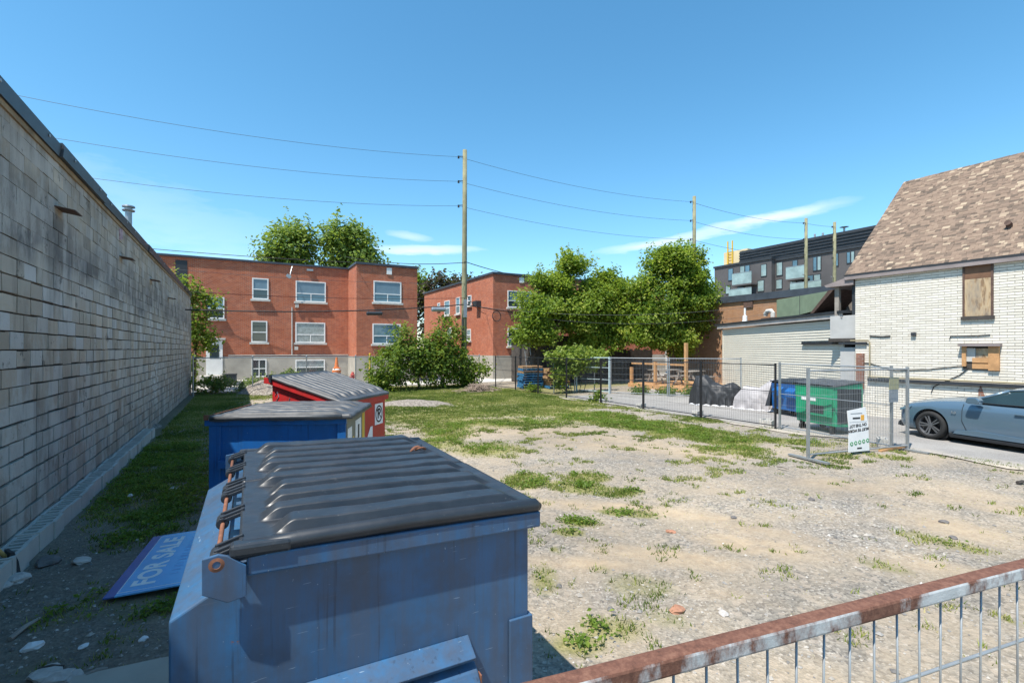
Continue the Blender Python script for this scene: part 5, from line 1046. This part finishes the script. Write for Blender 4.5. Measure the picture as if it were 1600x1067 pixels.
# ------------------------------------------------------------------ pallets
M['pallet_blue'] = plain('pallet_blue', (.035,.17,.33), .85, .35, 5); M['pallet_wood'] = plain('pallet_wood', (.40,.24,.12), .85, .35, 5)
def pallet(mat, loc, rz, label, group):
    t = thing('pallet', label, 'pallet', loc, rz, group)
    for i in range(6): place(PM[mat], 'deck_board', t, (0, -.5+.2*i*.98, .128), None, (1.2, .10, .018))
    for i in range(3): place(PM[mat], 'stringer', t, (-.57+.57*i, 0, .068), None, (.045, 1.0, .09))
    for i in range(3): place(PM[mat], 'bottom_board', t, (0, -.45+.45*i, .011), None, (1.2, .10, .018))
PM = {k: box_mesh(k, M[k], .004, 3) for k in ('pallet_blue', 'pallet_wood')}
ORD = ('first', 'second', 'third', 'fourth', 'fifth', 'sixth', 'seventh', 'eighth', 'ninth')
pb0 = P(828, 585, 28.3); pb1 = P(866, 585, 28.0)
for i in range(9):
    top = i >= 7; pallet('pallet_wood' if i in (6, 8) else 'pallet_blue', (pb0.x+r2.uniform(-.06, .06), pb0.y+r2.uniform(-.05, .05), .02+.139*i), R(-12+r2.uniform(-4, 4)), f'raw wood pallet, {ORD[i]} from the ground in the left stack' if i in (6, 8) else f'blue pallet, {ORD[i]} from the ground in the left stack', 'pallets of the left stack')
for i in range(8): pallet('pallet_blue' if i < 1 else 'pallet_wood', (pb1.x+r2.uniform(-.06, .06)+(.15 if i < 3 else 0), pb1.y+r2.uniform(-.05, .05), .02+.139*i), R(-14+r2.uniform(-5, 5)), 'blue pallet at the bottom of the right stack' if i < 1 else f'raw wood pallet, {ORD[i]} from the ground in the right stack', 'pallets of the right stack')

# ------------------------------------------------------------------ timber deck, tables, board fence
dk = thing('timber_deck', 'low new timber deck with posts behind the temporary fence', 'deck', (19.7, 17.3, 0), R(0))
for i in range(22): MB().box(-.05, 4.2, i*.19, i*.19+.178, .26, .298).build('deck_board', M['wood_new'], dk)
MB().box(-.09, -.051, -.02, 4.2, .06, .297).build('rim_joist', M['wood_new'], dk); MB().box(-.09, 4.2, -.06, -.021, .06, .297).build('rim_joist', M['wood_new'], dk)
for x, y, h in [(.05, .1, 2.55), (.05, 2.2, 1.55), (.05, 4.05, 1.2), (3.5, .2, 1.9)]: MB().box(x-.07, x+.07, y-.07, y+.07, .3, h).build('post', M['wood_new'], dk)
MB().box(.0, .045, .18, 4.0, 1.38, 1.47).build('handrail', M['wood_new'], dk)
for x, y in ((-.0, .1), (0, 2.2)): MB().box(x-.15, x+.15, y-.15, y+.15, -.02, .06).build('footing', M['pale_concrete'], dk)
def picnic(loc, rz, label):
    t = thing('picnic_table', label, 'table', loc, rz, 'picnic tables on the deck')
    for i in range(5): place(PW, 'top_plank', t, (0, -.32+.16*i, .74), None, (1.8, .145, .04))
    for s in (-.68, -.84, .68, .84): place(PW, 'bench_plank', t, (0, s, .44), None, (1.8, .145, .04))
    for x in (-.65, .65):
        for s in (-1, 1): MB().bar((x, s*.22, .72), (x, s*.72, .02), .04, .09).build('leg', M['wood_grey'], t)
        MB().box(x+.03, x+.07, -.9, .9, .34, .42).build('cross_beam', M['wood_grey'], t)
PW = box_mesh('plank', M['wood_grey'], .004, 2)
picnic((21.3, 18.4, .3), R(15), 'grey picnic table on the right of the timber deck'); picnic((21.4, 20.4, .3), R(-8), 'grey picnic table at the far end of the timber deck')
wf = thing('board_fence', 'tall dark weathered board fence in the shade of the trees', 'fence', (14.9, 26.9, 0), 0)
x = 2.6
while x < 12.0:
    h = 2.2+r2.uniform(-.06, .06); MB().box(x, x+.138, 0, .02, .05, h).build('board', M['wood_dark'], wf); x += .15
for z in (.5, 1.8): MB().box(2.6, 12.1, .021, .06, z, z+.09).build('rail', M['wood_dark'], wf)
sd_ = thing('old_shed', 'old dark timber shed with flat roof behind the left tree trunk', 'shed', (16.4, 27.3, 0))
MB().box(0.05, 4.2, .03, 2.4, 0, 3.0).build('wall', M['wood_dark'], sd_)
for i in range(20): MB().box(i*.21, i*.21+.2, 0, .028, .05, 3.0).build('board', plain('shed_board', (.085,.072,.058), .95, .35, 2.5) if i == 0 else bpy.data.materials['shed_board'], sd_)
MB().box(-.2, 4.5, -.2, 2.6, 3.0, 3.12).build('roof', M['dark_metal'], sd_)
ld = thing('ladder', 'grey ladder leaning against the old shed', 'ladder', (15.9, 27.0, 0), 0)
for x in (0, .4): MB().bar((x, -.5, 0), (x, .1, 2.9), .035, .06).build('side_rail', M['galv'], ld)
for i in range(9): MB().bar((.0, -.5+.6*(i+1)/10, .29*(i+1)), (.4, -.5+.6*(i+1)/10, .29*(i+1)), .03).build('rung', M['galv'], ld)
# ------------------------------------------------------------------ vegetation
def leaf_mesh(name, C, size, mat, parent, tint, up=.5, outc=None, seed=0, asp=.75):
    r = np.random.default_rng(seed); n = len(C)
    nrm = r.normal(size=(n, 3)); nrm[:, 2] = np.abs(nrm[:, 2])+up
    if outc is not None:
        o = C-outc; o /= np.linalg.norm(o, axis=1, keepdims=True)+1e-6; nrm += o*.9
    nrm /= np.linalg.norm(nrm, axis=1, keepdims=True)
    t = r.normal(size=(n, 3)); t -= (t*nrm).sum(1, keepdims=True)*nrm; t /= np.linalg.norm(t, axis=1, keepdims=True); b = np.cross(nrm, t)
    s = (size*r.uniform(.6, 1.35, n))[:, None]
    droop = nrm*s*.22
    V = np.stack([C-t*s*.55, C+b*s*.5*asp+droop*.4, C+t*s*.6-droop, C-b*s*.5*asp+droop*.4], 1).reshape(-1, 3)
    F = np.arange(n*4).reshape(n, 4)
    col = np.repeat(np.clip(tint, 0, 1)[:, None], 4, 1).reshape(-1); col = np.stack([col]*3+[np.ones_like(col)], -1)
    return np_mesh(name, V, F, mat, parent, cols=col)
def crown_points(blobs, ncl, per, spread, seed, fill=.35):
    r = np.random.default_rng(seed); vol = np.array([b[3]*b[4]*b[5] for b in blobs])**.75; vol = vol/vol.sum(); C = []; T = []
    for bi, (cx, cy, cz, rx, ry, rz) in enumerate(blobs):
        k = int(ncl*vol[bi])+1; d = r.normal(size=(k, 3)); d /= np.linalg.norm(d, axis=1, keepdims=True)
        rad = 1-np.abs(r.normal(0, .16, k)); rad = np.where(r.random(k) < fill, r.uniform(.25, .95, k)**.7, rad)
        lump = .70+.58*vnoise(d[:, 0]*4+bi*7, d[:, 1]*4+d[:, 2]*5.1, .7, seed+bi)
        cc_ = d*(rad*lump)[:, None]*np.array([rx, ry, rz])+np.array([cx, cy, cz])
        for c in cc_:
            m = r.integers(int(per*.5), int(per*1.5)); p = c+r.normal(0, 1, (m, 3))*np.array([spread, spread, spread*.62]); C.append(p)
            T.append(np.clip(r.normal(.45, .2)+r.normal(0, .14, m), 0, 1))
            if r.random() < .22:
                ax = d[r.integers(k)]*.3+np.array([r.normal(0, .25), r.normal(0, .25), 1.0]); ln = spread*r.uniform(1.5, 3.4); q = r.random((int(per*.6), 1)); C.append(c+ax*q*ln+r.normal(0, spread*.28, (int(per*.6), 3))); T.append(np.clip(r.normal(.62, .12, int(per*.6)), 0, 1))
    return np.concatenate(C), np.concatenate(T)
def tree(name, label, loc, blobs, trunk, ncl, per, spread, leaf, mat, seed, group=None, cat='tree', limbs=True, fill=.35):
    t = thing(name, label, cat, loc, 0, group); C, T = crown_points(blobs, ncl, per, spread, seed, fill); C[:, 2] = np.maximum(C[:, 2], .05)
    cen = np.mean(np.array([b[:3] for b in blobs]), 0); leaf_mesh('crown', C, leaf, mat, t, T, outc=cen, seed=seed)
    r = random.Random(seed); b = MB()
    for pts, rr in trunk:
        b.tube(pts, rr, 9)
        if limbs:
            for bl in blobs[::max(1, len(blobs)//16)]:
                e = Vector(bl[:3]); s0_ = Vector(pts[-1]); mid = s0_.lerp(e, .5)+Vector((r.uniform(-.3, .3), r.uniform(-.3, .3), .25)); r0 = rr[-1]
                b.tube([s0_-Vector((0, 0, .1)), mid, e], [r0*.75, r0*.45, r0*.12], 6)
                for q in range(5):
                    d = Vector((r.uniform(-1, 1)*bl[3], r.uniform(-1, 1)*bl[4], r.uniform(-.5, 1)*bl[5]))*.75; b.tube([mid.lerp(e, r.uniform(.2, 1)), e+d*.5+Vector((0, 0, .1)), e+d], [r0*.3, r0*.18, r0*.05], 5, caps=False)
    b.build('trunk', M['bark'], t, smooth=True); return t
LM = leafmat('maple_leaf', (.065,.14,.016), (.25,.345,.045), .58, (.55,.57,.12)); LM2 = leafmat('bush_leaf', (.05,.11,.016), (.17,.26,.04), .52, (.40,.42,.09)); LD = leafmat('dark_maple_leaf', (.022,.014,.013), (.055,.035,.028), .2, (.10,.075,.045)); LF = leafmat('far_leaf', (.06,.125,.02), (.19,.28,.06), .5, (.36,.42,.11))
VN = leafmat('vine_leaf', (.12,.19,.03), (.28,.36,.07), .5, (.52,.55,.2))
def lobes(env, n, rmin, rmax, seed):
    # many small foliage lobes scattered through the envelope ellipsoids: uneven outline, gaps, light and dark clumps
    r = random.Random(seed); out = []; wts = [e[3]*e[5] for e in env]
    for _ in range(n):
        e = r.choices(env, wts)[0]; d = Vector((r.gauss(0, 1), r.gauss(0, 1), r.gauss(0, 1))).normalized(); q = r.uniform(.55, 1.0); rr = r.uniform(rmin, rmax)
        out.append((e[0]+d.x*e[3]*q, e[1]+d.y*e[4]*q, max(1.7, e[2]+d.z*e[5]*q), rr, rr, rr*r.uniform(.6, .85)))
    return out
tree('maple_tree', 'broad leafy maple with leaning trunk behind the pallets', (15.7, 26.0, 0), lobes([(1.3, -.4, 4.6, 2.0, 1.5, 1.9), (3.3, -.5, 5.6, 2.4, 1.5, 2.0), (4.6, -.8, 4.2, 2.2, 1.4, 1.9), (.0, -.2, 3.2, 1.1, 1.0, 1.0), (1.0, 0, 6.2, 1.0, .9, .9), (3.2, -.2, 7.4, .9, .8, .7), (6.2, -1.2, 5.0, 1.3, 1.0, 1.8), (5.4, -.6, 6.4, 1.0, .9, .8)], 92, .55, 1.0, 11),
     [([(0, 0, -.1), (.15, 0, .8), (.05, 0, 1.5), (.5, -.1, 2.4), (1.3, -.2, 3.2)], [.3, .27, .25, .21, .17])], 1500, 38, .27, .165, LM, 11, 'trees behind the black fence', fill=.25)
tree('maple_tree', 'tall rounded maple beside the tan brick building', (24.3, 22.6, 0), lobes([(0, 0, 5.8, 2.3, 1.6, 2.2), (-1.6, .1, 4.8, 1.4, 1.2, 1.9), (1.6, -.3, 5.6, 1.4, 1.2, 1.6), (.1, -.3, 3.4, 2.1, 1.3, 1.2), (-.4, 0, 7.8, 1.1, 1.0, .8), (1.0, 0, 7.8, .8, .8, .7), (-2.6, .4, 5.6, .9, .9, 1.2), (-2.4, .3, 3.6, 1.0, .9, 1.0)], 80, .5, .95, 23),
     [([(0, 0, -.1), (.1, 0, 1.5), (.0, 0, 3.4)], [.26, .22, .17])], 1400, 38, .27, .165, LM, 23, 'trees behind the black fence', fill=.25)
tree('maple_tree', 'slender young maple at the far end of the block wall', (-2.15, 30.9, 0), [(.1, 0, 4.0, .9, .9, 1.3), (.35, -.1, 2.9, .7, .8, .9), (-.4, 0, 5.2, .7, .7, .8), (.6, -.1, 4.6, .6, .6, .7), (-.3, -.2, 1.4, .5, .6, 1.0), (-1.0, 0, 5.6, .8, .6, .7)], [([(0, 0, -.1), (.02, 0, 1.2), (.1, 0, 2.4)], [.09, .08, .06])], 150, 24, .24, .16, LM2, 31)
bx0 = onY(640, 590, 26.6)
tree('maple_bush', 'wide sprawling maple bush in front of the utility pole', (9.4, 26.5, 0), [(-2.4, 0, 1.0, 1.1, .9, 1.1), (-1.3, -.1, 1.6, 1.2, .9, 1.3), (.0, -.2, 1.3, 1.2, 1.0, 1.3), (.9, 0, 2.0, 1.0, .9, 1.4), (1.7, -.1, 1.1, 1.2, 1.0, 1.1), (2.7, 0, .8, 1.0, .8, .8), (.3, 0, 2.7, .5, .6, .9), (-1.6, 0, 2.7, .5, .6, .9), (1.5, .1, 3.2, .45, .5, .9), (.9, .1, 3.6, .3, .3, .6), (-2.0, .1, 2.0, .6, .6, .6), (-.5, 0, 1.9, .8, .7, .9), (.2, -.1, 1.9, .8, .7, .9)],
     [([(-.6, 0, -.1), (-.7, 0, .8)], [.08, .05]), ([(.8, 0, -.1), (.9, 0, 1.0)], [.08, .05])], 430, 30, .24, .15, LM2, 41, cat='bush', fill=.3)
def farbush(name, label, loc, blobs, n, leaf, mat, seed, cat='bush', group=None, spread=.14, per=20):
    t = thing(name, label, cat, loc, 0, group); C, T = crown_points(blobs, n, per, spread, seed, .5); C[:, 2] = np.maximum(C[:, 2], .04)
    leaf_mesh('foliage', C, leaf, mat, t, T, seed=seed); b = MB(); r = random.Random(seed)
    for k in range(6):
        bl = r.choice(blobs); b.tube([(bl[0]*.4, bl[1]*.4, -.05), (bl[0]+r.uniform(-.2, .2)*bl[3], bl[1], bl[2]+.5*bl[5])], [.02, .008], 5)
    b.build('stems', M['bark'], t); return t
farbush('grape_vine', 'bright leafy vine sprawling over a frame beside the pallets', (15.2, 20.6, 0), [(0, 0, 1.85, 1.5, .5, .4), (-.6, 0, 1.4, .8, .4, .6), (.6, 0, 1.6, .9, .4, .5), (-.9, -.1, .9, .4, .3, .7), (1.4, .1, 1.95, .7, .4, .25)], 190, .17, VN, 51, 'vine', spread=.17, per=22)
t = thing('trellis', 'grey post frame carrying the leafy vine', 'trellis', (15.2, 20.8, 0))
for x in (-1.2, .1, 1.4): MB().tube([(x, 0, -.05), (x, 0, 1.7)], .03, 8).build('post', M['galv'], t)
MB().tube([(-1.2, 0, 1.62), (1.4, 0, 1.62)], .025, 8).build('rail', M['galv'], t)
for i, (px, py, Y, rx, h, lab) in enumerate([(330, 606, 28.6, .9, .9, 'low weedy shrub at the foot of the chain link fence near the block wall'), (400, 600, 29.0, 1.0, .8, 'low weedy shrub against the chain link fence below the door'), (445, 590, 28.5, .7, 1.1, 'leafy shrub before the basement window'), (590, 600, 26.6, .7, .9, 'small leafy shrub at the left foot of the maple bush')]):
    p = onY(px, py, Y); farbush('shrub', lab, (p.x, Y, 0), [(0, 0, h*.45, rx, .5, h*.5), (.4*rx, 0, h*.6, rx*.5, .4, h*.4)], 70, .11, LM2, 60+i, group='shrubs along the back fence')
for i, (x, y, r_, h, lab) in enumerate([(17.4, 18.2, .5, .35, 'low green weeds left of the deck'), (18.3, 17.3, .5, .4, 'low green weeds before the deck edge'), (19.0, 16.4, .4, .3, 'low green weeds below the deck post'), (13.3, 21.6, .25, .4, 'dark weed clump at the black fence'), (13.4, 16.6, .25, .35, 'grass tuft beside the fence post before the deck')]):
    farbush('weed_clump', lab, (x, y, 0), [(0, 0, h*.4, r_, r_*.7, h*.5)], 30, .09, LM2, 80+i, 'weeds', 'weeds by the deck and fence')
for x, y, lab, bl, mt, sd_ in [
    (4.6, 60, 'left of two green tree crowns behind the brick apartment roof', [(0, 0, 12.6, 2.9, 3, 3.4), (-1.2, 0, 11, 2.4, 2.4, 2.4), (1.4, 0, 14.6, 1.7, 1.7, 1.8), (1.0, 0, 11, 2.4, 2.4, 2.6)], LF, 91),
    (11.2, 60, 'right of two green tree crowns behind the brick apartment roof', [(0, 0, 12.8, 3.2, 3, 3.4), (-1.0, 0, 15.4, 1.8, 2, 2.0), (1.4, 0, 14.0, 2.0, 2, 2.0), (1.8, 0, 11.2, 2.6, 2.4, 2.6), (.6, 0, 16.2, 1.2, 1.2, 1.2)], LF, 92),
    (25.0, 63, 'dark purple leaved maple behind the gap between the brick buildings', [(0, 0, 8.6, 3.8, 3, 3.6), (-1.6, 0, 9.8, 2.4, 2, 2.4), (1.8, 0, 10.4, 2.4, 2, 2.2), (3.6, 0, 8.4, 2.4, 2, 2.4), (-3, 0, 6.5, 2.2, 2, 3)], LD, 93),
    (19.5, 66, 'green tree behind the purple maple', [(0, 0, 9.5, 3.4, 3, 3.4), (-2, 0, 8.6, 2.4, 2.4, 2.6), (2, 0, 10.8, 2, 2, 1.9)], LF, 94),
    (-12.5, 58, 'small dark tree top peeping above the block wall', [(0, 0, 11.9, 1.6, 2, 2.0), (1.6, 0, 11.0, 1.2, 2, 1.6)], LD, 95)]:
    tree('background_tree', lab, (x, y, 0), bl, [([(0, 0, 0), (.1, 0, 4), (.0, 0, 7)], [.4, .33, .26])], 260, 30, .62, .38, mt, sd_, 'trees beyond the brick buildings')

# grass and weeds on the lot
r3 = np.random.default_rng(77)
def scatter(n, x0, x1, y0, y1, dens, seed):
    r = np.random.default_rng(seed); x = r.uniform(x0, x1, n); y = r.uniform(y0, y1, n); k = r.random(n) < dens(x, y); return x[k], y[k]
def excl(x, y):
    m = np.ones_like(x, bool)
    for (ox, oy, a, x0, x1, y0, y1) in [(.586, 3.035, -.9, -.78, .66, -.92, .92), (-.362, 7.496, -22.9, 0, 1.7, 0, 1.4), (.397, 9.312, -41, 0, 1.33, 0, 1.7)]:
        c_, s_ = math.cos(R(a)), math.sin(R(a)); u = (x-ox)*c_+(y-oy)*s_; v = -(x-ox)*s_+(y-oy)*c_; m &= ~((u > x0) & (u < x1) & (v > y0) & (v < y1))
    u_ = (x-pA.x)*math.cos(ang_)+(y-pA.y)*math.sin(ang_); v_ = -(x-pA.x)*math.sin(ang_)+(y-pA.y)*math.cos(ang_)
    return m & ~((u_ > -.02) & (u_ < SLn+.02) & (v_ > -1.02) & (v_ < .02)) & (x > -1.85)
def gdens(x, y):
    m = emask(x, y, GRASS)*(.2+1.6*fbm(x, y, .6, 21)); tuft = np.clip((fbm(x, y, .35, 55)-.46)*6, 0, 1)
    back = np.clip((y-24)/3, 0, 1)*.9; m = np.maximum(m, back*(.4+fbm(x, y, .8, 5)))
    fence_ = np.exp(-((x-13.05)/.25)**2)*.35*np.clip((fbm(x, y, .8, 66)-.4)*4, 0, 1)
    scat = np.clip((fbm(x, y, .5, 91)-.60)*14, 0, 1)*.45*((x > 2) & (y > 5) & (y < 20))
    near_ = np.clip((fbm(x, y, .3, 93)-.63)*14, 0, 1)*.25
    return np.clip(m*(.25+.75*tuft)+fence_+scat+near_, 0, 1)*excl(x, y)
gx, gy = scatter(560000, -1.95, 13.2, 1.0, 28.5, gdens, 1)
def blades(x, y, hmin, hmax, wmul, nb, seed):
    r = np.random.default_rng(seed); n = len(x)*nb; X_ = np.repeat(x, nb)+r.normal(0, .022, n); Y_ = np.repeat(y, nb)+r.normal(0, .022, n); Z_ = height(X_, Y_)-.004
    d = np.hypot(X_, Y_); h = r.uniform(hmin, hmax, n); wd_ = (.0035+.00042*d)*wmul; a = r.uniform(0, 6.283, n); la = r.uniform(0, 6.283, n); ll = h*r.uniform(.2, 1.0, n)
    V = np.empty((n, 3, 3)); V[:, 0] = np.stack([X_-wd_*np.cos(a), Y_-wd_*np.sin(a), Z_], -1); V[:, 1] = np.stack([X_+wd_*np.cos(a), Y_+wd_*np.sin(a), Z_], -1); V[:, 2] = np.stack([X_+ll*np.cos(la), Y_+ll*np.sin(la), Z_+h], -1)
    t = np.clip(r.normal(.42, .2, n)+.55*(fbm(X_, Y_, 1.2, 17)-.47)*2, 0, 1); col = np.repeat(t, 3); return V.reshape(-1, 3), np.arange(n*3).reshape(n, 3), np.stack([col]*3+[np.ones_like(col)], -1)
n = NT('grass_blade'); t_ = n.node('ShaderNodeAttribute', attribute_name='tint'); c = n.ramp(t_.outputs['Fac'], [(0, (.06,.105,.016)), (.45, (.18,.235,.04)), (.75, (.33,.33,.10)), (1, (.50,.44,.22))]); n.out(c, .6, spec=.25)
ts = n.node('ShaderNodeBsdfTranslucent', {'Color': c}); mxs = n.node('ShaderNodeMixShader', {0: .35}); n.l.new(n.b.outputs[0], mxs.inputs[1]); n.l.new(ts.outputs[0], mxs.inputs[2]); n.l.new(mxs.outputs[0], n.n['Material Output'].inputs[0]); M['grass'] = n.m
V_, F_, C_ = blades(gx, gy, .015, .06, 1.15, 4, 3)
def ddens(x, y): return np.clip((fbm(x, y, 1.1, 121)-.36)*3, 0, 1)*np.clip(.25+emask(x, y, GRASS)+.4*emask(x, y, SAND), 0, 1)*excl(x, y)
dx_, dy_ = scatter(60000, -1.95, 13, 2.0, 24, ddens, 15); V2, F2, C2 = blades(dx_, dy_, .004, .022, .8, 2, 8); C2[:, :3] = np.clip(.82+.18*C2[:, :3], 0, 1)
F_ = np.concatenate([F_, F2+len(V_)]); V_ = np.concatenate([V_, V2]); C_ = np.concatenate([C_, C2]); tag(np_mesh('grass', V_, F_, M['grass'], cols=C_), 'patchy green grass growing across the gravel lot', 'grass', kind='stuff')
# broad leaved weeds
def wdens(x, y): return np.clip(emask(x, y, GRASS)*1.1-.25, 0, 1)*np.clip((fbm(x, y, .3, 71)-.45)*6, 0, 1)*excl(x, y)
wx, wy = scatter(130000, -1.95, 12.5, 1.4, 14, wdens, 2); nb = 7
WX, WY_ = np.repeat(wx, nb)+r3.normal(0, .05, len(wx)*nb), np.repeat(wy, nb)+r3.normal(0, .05, len(wx)*nb); Cw = np.stack([WX, WY_, height(WX, WY_)+r3.uniform(.005, .07, len(WX))], -1)
o = leaf_mesh('weeds', Cw, .038, LM2, None, np.clip(r3.normal(.45, .2, len(WX)), 0, 1), up=1.2, seed=5); tag(o, 'low broad leaved weeds among the grass patches', 'weeds', kind='stuff')
# loose stones
def sdens(x, y): return np.clip(.35+.9*((x < -.1) & (y < 6.6))+.8*emask(x, y, GRAV)-.55*emask(x, y, SAND), .04, 1)*excl(x, y)*(np.clip(1.25-np.hypot(x, y)/11, .05, 1))
px_, py2 = scatter(52000, -1.95, 13, 1.0, 13, sdens, 9); f_ = px_*SN+py2*CS; l_ = px_*CS-py2*SN; k_ = (f_ > .8) & (np.abs(l_) < f_*1.15+.6); px_, py2 = px_[k_], py2[k_]
n_ = len(px_); sz = np.clip(r3.lognormal(-4.75, .5, n_), .004, .04); base = np.array([(1,0,0),(0,1,0),(-1,0,0),(0,-1,0),(0,0,.7),(0,0,-.5)])
off_ = base[None]*r3.uniform(.6, 1.3, (n_, 6, 1))*sz[:, None, None]; an = r3.uniform(0, 6.28, n_); ca, sa = np.cos(an)[:, None], np.sin(an)[:, None]
V_ = np.stack([off_[..., 0]*ca-off_[..., 1]*sa+px_[:, None], off_[..., 0]*sa+off_[..., 1]*ca+py2[:, None], off_[..., 2]+(height(px_, py2)+sz*.15)[:, None]], -1).reshape(-1, 3)
F0 = np.array([(0,1,4),(1,2,4),(2,3,4),(3,0,4),(1,0,5),(2,1,5),(3,2,5),(0,3,5)]); F_ = (F0[None]+(np.arange(n_)*6)[:, None, None]).reshape(-1, 3)
tn = np.repeat(r3.random(n_), 6); n = NT('stone'); at = n.node('ShaderNodeAttribute', attribute_name='tint'); n.out(n.ramp(at.outputs['Fac'], [(0, (.13,.125,.12)), (.4, (.27,.26,.245)), (.75, (.34,.31,.27)), (.97, (.42,.39,.35)), (1, (.55,.53,.5))]), .9, spec=.2)
tag(np_mesh('gravel', V_, F_, n.m, cols=np.stack([tn]*3+[np.ones_like(tn)], -1)), 'loose grey gravel stones strewn over the lot', 'gravel', kind='stuff')
# individual stones and litter that stand out
def rock(px, py, s, label, mat, flat_=.5, seed=0, name='stone', cat='stone', group='loose stones on the lot'):
    p = G(px, py); r = random.Random(seed); bm = bmesh.new(); bmesh.ops.create_icosphere(bm, subdivisions=2, radius=s)
    for v in bm.verts: v.co *= r.uniform(.78, 1.18); v.co.z *= flat_; v.co.x *= 1.25
    me = bpy.data.meshes.new(name); bm.to_mesh(me); bm.free(); me.materials.append(mat); o = bpy.data.objects.new(name, me); COL.objects.link(o); o.location = (p.x, p.y, float(height(np.array([p.x]), np.array([p.y]))[0])+s*flat_*.4); o.rotation_euler = (0, 0, r.uniform(0, 6)); tag(o, label, cat, group)
sm_ = plain('pale_stone', (.42,.39,.36), .9, .25, 20); sd2 = plain('dark_stone', (.13,.12,.115), .9, .3, 20); sr = plain('red_stone', (.32,.16,.10), .9, .3, 20); lw = plain('white_litter', (.66,.66,.66), .7, .1, 9)
for i, (px, py, s, lab, mt) in enumerate([(1048, 830, .05, 'reddish stone alone on the pale gravel', sr), (1268, 777, .05, 'dark flat stone on the gravel below the sign panel', sd2), (1475, 811, .05, 'dark stone on the sandy patch at right', sd2), (1146, 806, .04, 'dark stone pair on the sand strip', sd2), (1490, 836, .045, 'grey stone on the sand above the gate', sd2),
    (25, 905, .10, 'large grey stone at the foot of the shovel', sm_), (8, 913, .07, 'pale stone at the left picture edge', sm_), (75, 878, .12, 'flat grey stone slab in the shade by the wall', sd2), (128, 880, .08, 'flat stone beside the shaded weeds', sm_), (72, 1055, .09, 'grey stone in the near left rubble', sm_), (95, 1062, .08, 'bluish stone in the rubble at the bottom edge', sm_), (116, 1060, .06, 'pale stone beside the concrete slab', sm_), (1058, 957, .06, 'pinkish stone among the near weeds', sr), (1130, 960, .04, 'pale stone on the near gravel', sm_)]): rock(px, py, s, lab, mt, .45, i)
for i, (px, py, s, lab) in enumerate([(50, 1012, .055, 'crumpled white litter on the shaded soil at left'), (131, 1012, .03, 'small white litter scrap in the rubble'), (224, 1000, .03, 'white litter scrap near the dumpster corner'), (270, 766, .06, 'white litter on the shaded grass beside the blue dumpster'), (204, 777, .05, 'white scrap on the shaded grass by the footing')]): rock(px, py, s, lab, lw, .5, 40+i, 'litter', 'litter', 'litter on the shaded ground')
def stick(px0, py0, px1, py1, r, label, mat):
    a, b_ = G(px0, py0, .03), G(px1, py1, .03); tag(MB().tube([a, a.lerp(b_, .5)+Vector((0, 0, .012)), b_], [r, r*.9, r*.6], 6).build('stick', mat), label, 'stick', 'sticks on the ground')
stick(1590, 754, 1606, 752, .03, 'dark piece of timber at the right picture edge', M['wood_dark']); stick(15, 998, 62, 965, .02, 'grey stick on the soil at the left edge', M['wood_grey']); stick(60, 1046, 100, 1040, .015, 'dark stick in the rubble at the bottom left', M['wood_dark']); stick(135, 1057, 168, 1045, .025, 'pale splintered stick beside the concrete slab', M['wood_grey']); stick(1214, 728, 1232, 732, .02, 'short stick on the gravel left of the sign panel', M['wood_grey'])
a, b_ = G(1375, 708), G(1418, 700); tag(MB().bar((a.x, a.y, .05), (b_.x, b_.y, .05), .06, .04).build('timber_scrap', M['wood_new']), 'yellow timber offcut lying under the fence panel', 'timber')
